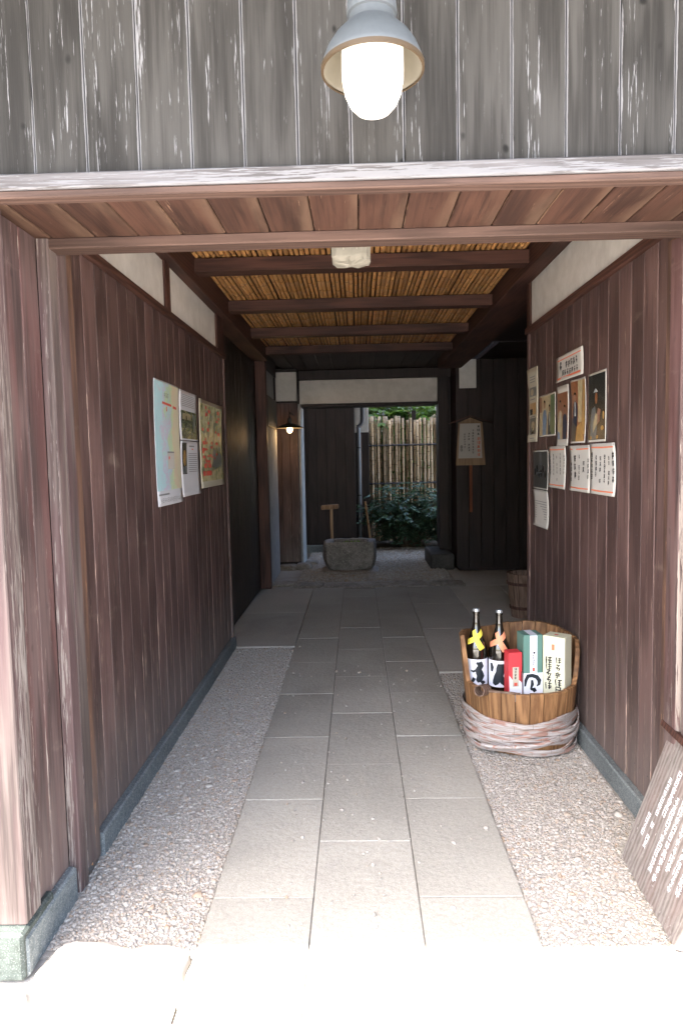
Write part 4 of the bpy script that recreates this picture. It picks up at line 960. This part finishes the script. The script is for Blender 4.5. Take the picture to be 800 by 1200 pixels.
class Box3:
    def __init__(s, name, x, y, z, w, d, h, rot, mat, label):
        s.o0 = Vector((x, y, z)); c, n = math.cos(rot), math.sin(rot); s.ux = Vector((c, n, 0)); s.uy = Vector((-n, c, 0)); s.w, s.d, s.h = w, d, h
        s.t = thing(name, (x, y, z), label, 'box', 'gift boxes in the tub')
        b = B().box(-w/2, w/2, 0, d, 0, h, .0025); b.V = [s.o0 + s.ux*v.x + s.uy*v.y + Vector((0, 0, v.z)) for v in b.V]; s.body = b.mk('carton', mat, s.t)
    def front(s, u, v, l): return s.o0 + s.ux*u - s.uy*l + Vector((0, 0, v))
    def topf(s, u, v, l): return s.o0 + s.ux*u + s.uy*v + Vector((0, 0, s.h + l))
    def side(s, u, v, l): return s.o0 + s.ux*(s.w/2 + l) + s.uy*u + Vector((0, 0, v))
    def sidel(s, u, v, l): return s.o0 - s.ux*(s.w/2 + l) + s.uy*(s.d-u) + Vector((0, 0, v))
rc_ = lambda a, b, c, d: [(a, c), (b, c), (b, d), (a, d)]
q = random.Random(17)
b = Box3('red_carton', .738, 3.205, .215, .066, .066, .245, math.radians(8), 'box_red', 'small red and white gift box standing beside the bottles')
wv = [(-.031, .004), (.031, .004), (.031, .10), (.014, .112), (-.006, .102), (-.020, .118), (-.031, .135)]
conform('white_panel', b.front, [wv], 'label_white', b.body); conform('side_panel', b.side, [rc_(.002, .064, .004, .09)], 'label_white', b.body)
pp = conform('paper_label', b.front, [rc_(-.015, .016, .080, .175)], 'paper_cream', b.body, .0014)
conform('label_text', b.front, column_text(.0, .172, .105, .014, q, .09, 1.0, 0) + [ell(.026, .125, .002, .03)], 'ink', pp, .0022); conform('seal', b.front, [rc_(-.008, .008, .083, .099)], 'seal_red', pp, .0022)
b = Box3('green_carton', .826, 3.225, .212, .094, .094, .327, math.radians(6), 'box_green', 'tall green gift box with a white paper band and a black brush mark')
conform('paper_band', b.front, [rc_(-.016, .020, .140, .3245)], 'label_white', b.body); conform('paper_band', b.topf, [rc_(-.016, .020, .0, .092)], 'label_white', b.body)
wr = conform('paper_wrap', b.front, [rc_(-.0475, .0475, .040, .142)], 'label_white', b.body, .0015); conform('paper_wrap', b.side, [rc_(.0, .094, .040, .142)], 'label_white', b.body, .0015); conform('paper_wrap', b.sidel, [rc_(.0, .094, .040, .142)], 'label_white', b.body, .0015)
conform('brush_mark', b.front, fat([(-.040, .078), (-.036, .108), (-.026, .128), (-.004, .130), (.018, .122), (.030, .104), (.028, .086), (.018, .078)], [.004, .008, .010, .009, .010, .010, .007, .003]) + fat([(-.006, .108), (-.004, .086), (-.012, .064)], [.005, .008, .004]) + fat([(-.014, .064), (.004, .062), (.010, .050)], [.004, .010, .009]), 'label_black', wr, .0024)
conform('band_text', b.front, column_text(.002, .232, .17, .011, q, .09, 1.0, 0), 'ink', b.body, .0020); conform('band_text', b.front, [rc_(.0, .010, .236, .246)], 'ink', b.body, .0020); conform('seal', b.front, [rc_(-.004, .008, .150, .168)], 'seal_red', b.body, .0020)
b = Box3('cream_carton', .918, 3.205, .207, .108, .085, .328, math.radians(-38), 'box_cream', 'tall cream gift box with two columns of black brush writing')
b2 = random.Random(40)
conform('brush_writing', b.front, column_text(.023, .236, .045, .040, b2, .085, .90, 0) + column_text(-.024, .230, .045, .040, b2, .085, .78, 0), 'ink', b.body); conform('seal', b.front, [rc_(-.010, .004, .262, .290)], 'orange_line', b.body); conform('seal', b.topf, [rc_(-.012, .006, .03, .05)], 'seal_red', b.body)
def scoop():
    t = thing('bamboo_cup', (.555, 3.16, .29), 'small brown bamboo cup lying tilted on the tub rim before the bottles', 'cup')
    a = Vector((.548, 3.108, .310)); d = Vector((.55, .75, -.18)).normalized(); L_, r0, r1 = .075, .0265, .0225
    s1 = d.cross(Vector((0, 0, 1))).normalized(); s2 = s1.cross(d); b = B(); n = 20
    for k, (l, r) in enumerate(((0, r0), (L_, r0), (L_, .002), (.012, r1*.1), (.012, r1), (0, r1))):
        l2 = l if k < 3 else (L_-.012 if k in (3, 4) else 0)
        for j in range(n): th = 2*math.pi*j/n; b.V.append(a + d*l2 + (s1*math.cos(th) + s2*math.sin(th))*r)
    for i in range(6):
        for j in range(n): b.F.append((i*n+j, i*n+(j+1) % n, ((i+1) % 6)*n+(j+1) % n, ((i+1) % 6)*n+j))
    autosmooth(b.mk('cup_body', 'bin_wood', t), 40)
    B().tube([a + d*.05 + Vector((.02, -.02, .0)), Vector((.66, 3.095, .306)), Vector((.73, 3.075, .304))], .006, 8).mk('handle', 'bin_wood', t)
scoop()
def bin_():
    cx, cy = 1.415, 5.86; t = thing('wooden_bucket', (cx, cy, 0), 'grey-brown wooden stave bucket standing beyond the end of the right wall', 'bucket')
    n = 18
    for i in range(n):
        a0 = 2*math.pi*i/n + .012; a1 = 2*math.pi*(i+1)/n - .012; V = []
        for a in (a0, a1):
            for r, z in ((.098, .003), (.142, .385), (.126, .385), (.082, .003)): V.append((cx + r*math.cos(a), cy + r*math.sin(a), z))
        mk('stave', V, [(0, 4, 5, 1), (1, 5, 6, 2), (2, 6, 7, 3), (3, 7, 4, 0), (0, 1, 2, 3), (7, 6, 5, 4)], 'bin_wood', t)
    for z in (.09, .30): r = .098 + .044*z/.385; autosmooth(B().lathe([(r+.0005, z-.012), (r+.006, z-.012), (r+.008, z+.012), (r+.002, z+.012)], cx, cy, 32, False, False).mk('hoop', 'beam_wood', t), 40)
    B().lathe([(.0, .03), (.09, .03)], cx, cy, 24, False, False).mk('bottom', 'bin_wood', t)
bin_()

# ================================================================== BACK COURT
def basin():
    cx, cy = -.105, 8.52; t = thing('stone_basin', (cx, cy, 0), 'rough hewn grey stone water basin standing before the inner doorway', 'basin')
    n = 48; prof = [(.80, .02), (.92, .06), (.99, .16), (1.01, .28), (.985, .36), (.955, .388), (.93, .398), (.74, .392), (.70, .36), (.64, .28), (.3, .26)]
    b = B()
    for i, (r, z) in enumerate(prof):
        for j in range(n):
            a = 2*math.pi*j/n; c, s_ = math.cos(a), math.sin(a); k = 1/max(abs(c), abs(s_))**.60
            p = Vector((c*2, s_*2, z*5)); nn = mnoise.noise(p*1.3)*.07 + mnoise.noise(p*3.7)*.05
            if i >= 7: nn *= .3
            b.V.append(Vector((cx + .345*r*k*c*(1+nn)*.95, cy + .26*r*k*s_*(1+nn)*.93, z*.94 + mnoise.noise(p*2.2)*.012)))
    for i in range(len(prof)-1):
        for j in range(n): b.F.append((i*n+j, i*n+(j+1) % n, (i+1)*n+(j+1) % n, (i+1)*n+j))
    b.F.append(tuple(range(n))[::-1]); b.F.append(tuple(range((len(prof)-1)*n, len(prof)*n)))
    autosmooth(b.mk('bowl', 'basin_stone', t), 45)
    B().lathe([(.0, .338), (.225, .338)], cx, cy, 28, False, False).mk('water', 'water', t)
    boulder('plinth', (cx+.0, cy-.02, .0), (.36, .30, .032), 'basin_stone', t, 4, 3, .8, .1)
    q = random.Random(2); b = B()
    for i in range(16):
        p = Vector((cx + q.uniform(-.08, .12), cy - .2 + q.uniform(-.03, .03), .372)); d = Vector((q.uniform(-.03, .03), q.uniform(-.02, .02), q.uniform(.01, .03)))
        b.add([p - Vector((.008, 0, 0)), p + Vector((.008, 0, 0)), p + d], [(0, 1, 2)])
    b.mk('moss', 'bright_leaf', t)
basin()
def post_sign():
    x, y = -.36, 8.93; t = thing('roofed_post', (x, y, 0), 'short wooden post with a small plank cap behind the stone basin', 'post')
    plank('post', (x+.018, y, 0), .038, .03, .735, 'sign_wood', t)
    b = B().box(-.115, .115, -.03, .05, 0, .060, .010); b.V = [Vector((x + v.x, y + v.y, .735 + v.z + v.x*.06)) for v in b.V]; b.mk('cap', 'sign_wood', t)
post_sign()
t = thing('bamboo_stake', (.17, 8.95, 0), 'thin bamboo stake leaning up beside the stone basin', 'stake')
autosmooth(B().tube([(.175, 8.95, .0), (.165, 8.95, .30), (.135, 8.94, .56), (.105, 8.93, .83)], [.013, .014, .014, .015], 8).mk('cane', 'dry_bamboo', t), 50)
autosmooth(B().tube([(.165, 8.95, .296), (.163, 8.95, .312)], .0165, 8).mk('node', 'dry_bamboo', t), 50)
# storehouse left of the court, its unseen upper storey heightened to shade the fence
nh = thing('storehouse', (-2, 12, 0), 'tall dark board storehouse with white plaster beyond the inner doorway', 'building')
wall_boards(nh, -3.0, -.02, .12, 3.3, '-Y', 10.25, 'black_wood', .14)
box('light_block_core', (-3.0, -.03, 10.27, 10.9, -.02, 6.0), 'black_wood', nh, 0)
box('sill_stone', (-3.0, .0, 10.18, 10.5, -.02, .10), 'granite', nh)
box('side_wall', (-3.0, .20, 10.92, 15.5, -.02, 1.80), 'black_wood', nh, .004)
box('plaster_wall', (-3.0, .20, 10.92, 15.5, 1.803, 6.4), 'plaster', nh, .004)
plank('corner_batten', (.06, 10.86, .0), .05, .04, 1.80, 'bin_wood', nh)
box('roof', (-3.4, .75, 10.0, 16.1, 6.42, 6.62), 'roof_tile', nh, .02)
dp = thing('drainpipe', (.10, 10.83, 0), 'grey rain pipe with a bend at the storehouse corner', 'pipe')
autosmooth(B().tube([(.105, 10.86, 6.3), (.105, 10.86, 2.02), (.10, 10.855, 1.96), (.075, 10.84, 1.91), (.03, 10.82, 1.885)], .034, 12).mk('upper_pipe', 'pipe_dark', dp), 60)
autosmooth(B().tube([(.028, 10.82, 1.89), (.036, 10.82, 1.86), (.040, 10.82, 1.80), (.040, 10.82, .0)], .030, 12).mk('lower_pipe', 'pipe_grey', dp), 60)
for z in (1.55, .8): autosmooth(B().tube([(.04, 10.82, z), (.04, 10.82, z+.02)], .036, 12).mk('clip', 'pipe_dark', dp), 40)
# bamboo fence
fe = thing('bamboo_fence', (1.6, 11.6, 0), 'tall fence of upright split bamboo canes tied to dark rails', 'fence')
q = random.Random(6)
fpm = [[pole_mesh(L, r, 70+i*3+j, 'fence_bamboo', 7, .30) for j, r in enumerate((.020, .023, .025))] for i, L in enumerate((2.04, 2.07, 2.11))]
x = .15; i = 0
while x < 3.6:
    front = i % 2 == 0
    o = bpy.data.objects.new('cane', fpm[q.randrange(3)][q.randrange(3)]); link(o, fe, (x, 11.565 if front else 11.645, -.02)); o.rotation_euler = (q.uniform(-.004, .004), q.uniform(-.012, .012), q.uniform(0, 6))
    x += q.choice((.044, .050, .056, .066)); i += 1
for z in (1.60, .96, .35): autosmooth(B().tube([(.10, 11.605, z), (3.7, 11.605, z + .01)], .020, 8).mk('rail', 'pipe_dark', fe), 60)
for z in (1.60, .96): autosmooth(B().tube([(.10, 11.532, z), (3.7, 11.532, z + .01)], .013, 8).mk('front_rail', 'pipe_dark', fe), 60)
for xx in (.98, 2.4): plank('fence_post', (xx, 11.68, 0), .07, .07, 2.18, 'black_wood', fe)
# shrub
def leaf(b, p, d, nrm, L, w):
    d = d.normalized(); s_ = d.cross(nrm); 
    if s_.length < 1e-4: s_ = Vector((1, 0, 0))
    s_.normalize(); up_ = s_.cross(d)
    k = len(b.V); b.V += [p, p + d*L*.45 + s_*w + up_*L*.05, p + d*L - up_*L*.08, p + d*L*.45 - s_*w + up_*L*.05]; b.F += [(k, k+1, k+2), (k, k+2, k+3)]
def shrub(name, c, rx, ry, h, label, mat, stems=16, fr=13, lf=7, L=.055, w=.013, seed=1, cat='shrub', group=None):
    q = random.Random(seed); t = thing(name, c, label, cat, group); c = Vector(c); st = B(); lv = B()
    for s_ in range(stems):
        a = q.uniform(0, 6.283); e = Vector((math.cos(a)*rx*q.uniform(.3, 1), math.sin(a)*ry*q.uniform(.3, 1), h*q.uniform(.45, 1.0)))
        base = c + Vector((e.x*.35, e.y*.35, 0)); pts = []
        for i in range(7):
            f = i/6; pts.append(base + Vector((e.x*f**1.3, e.y*f**1.3, e.z*(1.25*f - .25*f*f))))
        st.tube(pts, [.011*(1-.8*i/6) for i in range(7)], 5)
        for k in range(fr):
            f = q.uniform(.25, 1.0); i = min(5, int(f*6)); p = pts[i].lerp(pts[i+1], f*6-i)
            az = q.uniform(0, 6.283); fl = q.uniform(.14, .30)*(h/1.0)**.5; d = Vector((math.cos(az), math.sin(az), q.uniform(-.1, .6))).normalized()
            fp = [p + d*fl*u + Vector((0, 0, -fl*.35*u*u)) for u in (0, .33, .66, 1.0)]
            st.tube(fp, [.003, .0025, .002, .001], 3, False)
            for m in range(1, lf+1):
                u = m/lf; j = min(2, int(u*3)); pp = fp[j].lerp(fp[j+1], min(1, u*3-j)); dd = (fp[j+1]-fp[j]).normalized(); sd = dd.cross(Vector((0, 0, 1))).normalized()
                for sg in (-1, 1):
                    n_ = Vector((q.uniform(-.4, .4), q.uniform(-.4, .4), 1)).normalized()
                    leaf(lv, pp, sd*sg*.8 + dd*.6 + Vector((0, 0, q.uniform(-.3, .15))), n_, L*q.uniform(.7, 1.25), w*q.uniform(.8, 1.2))
            leaf(lv, fp[-1], (fp[-1]-fp[-2]), Vector((0, 0, 1)), L, w)
    st.mk('branches', 'stem', t); lv.mk('foliage', mat, t); return t
shrub('nandina_shrub', (.80, 10.75, -.012), .68, .45, 1.02, 'dense dark green shrub with feathery leaves before the bamboo fence', 'shrub_leaf', 44, 18, 7, .066, .019, 3)
shrub('nandina_shrub', (1.45, 10.6, -.012), .5, .4, .8, 'lower dark green shrub half hidden behind the doorway post', 'shrub_leaf', 18, 14, 7, .062, .017, 5)
shrub('garden_bush', (.62, 12.5, -.012), .75, .5, 2.75, 'bright green bush rising behind the bamboo fence beside the storehouse', 'bright_leaf', 60, 22, 5, .13, .045, 8)
shrub('garden_bush', (1.45, 12.8, -.012), .9, .5, 2.7, 'mid green leafy bush behind the right stretch of bamboo fence', 'tree_leaf', 64, 22, 6, .12, .04, 9)
shrub('garden_bush', (2.5, 13.3, -.012), .9, .6, 2.6, 'loose green bush far along behind the bamboo fence', 'bright_leaf', 26, 18, 5, .11, .03, 10)
# house beyond the fence
fh = thing('neighbouring_house', (3.0, 19, 0), 'pale plastered house with a grey tiled eave beyond the fence', 'building')
box('wall', (.2, 7.0, 18.0, 22.0, -.02, 5.2), 'plaster', fh)
box('lower_eave', (.0, 7.4, 16.9, 18.0, 2.50, 2.62), 'roof_tile', fh, .02)
mk('eave_roof', [(.0, 16.86, 2.625), (7.4, 16.86, 2.625), (7.4, 17.99, 3.35), (.0, 17.99, 3.35), (.0, 16.86, 2.68), (7.4, 16.86, 2.68), (7.4, 17.99, 3.42), (.0, 17.99, 3.42)], [(3, 2, 1, 0), (4, 5, 6, 7), (0, 1, 5, 4), (1, 2, 6, 5), (2, 3, 7, 6), (3, 0, 4, 7)], 'roof_tile', fh)
box('fascia', (.0, 7.4, 16.86, 16.899, 2.44, 2.60), 'pipe_grey', fh)
for xx in (.9, 2.3, 3.7): plank('post', (xx, 17.0, 0), .16, .14, 2.49, 'black_wood', fh)
for xx in (1.4, 2.9): box('window', (xx, xx+.8, 17.95, 17.998, 1.0, 2.1), 'pipe_dark', fh)
box('roof', (-.3, 7.6, 17.3, 22.6, 5.22, 5.42), 'roof_tile', fh, .02)
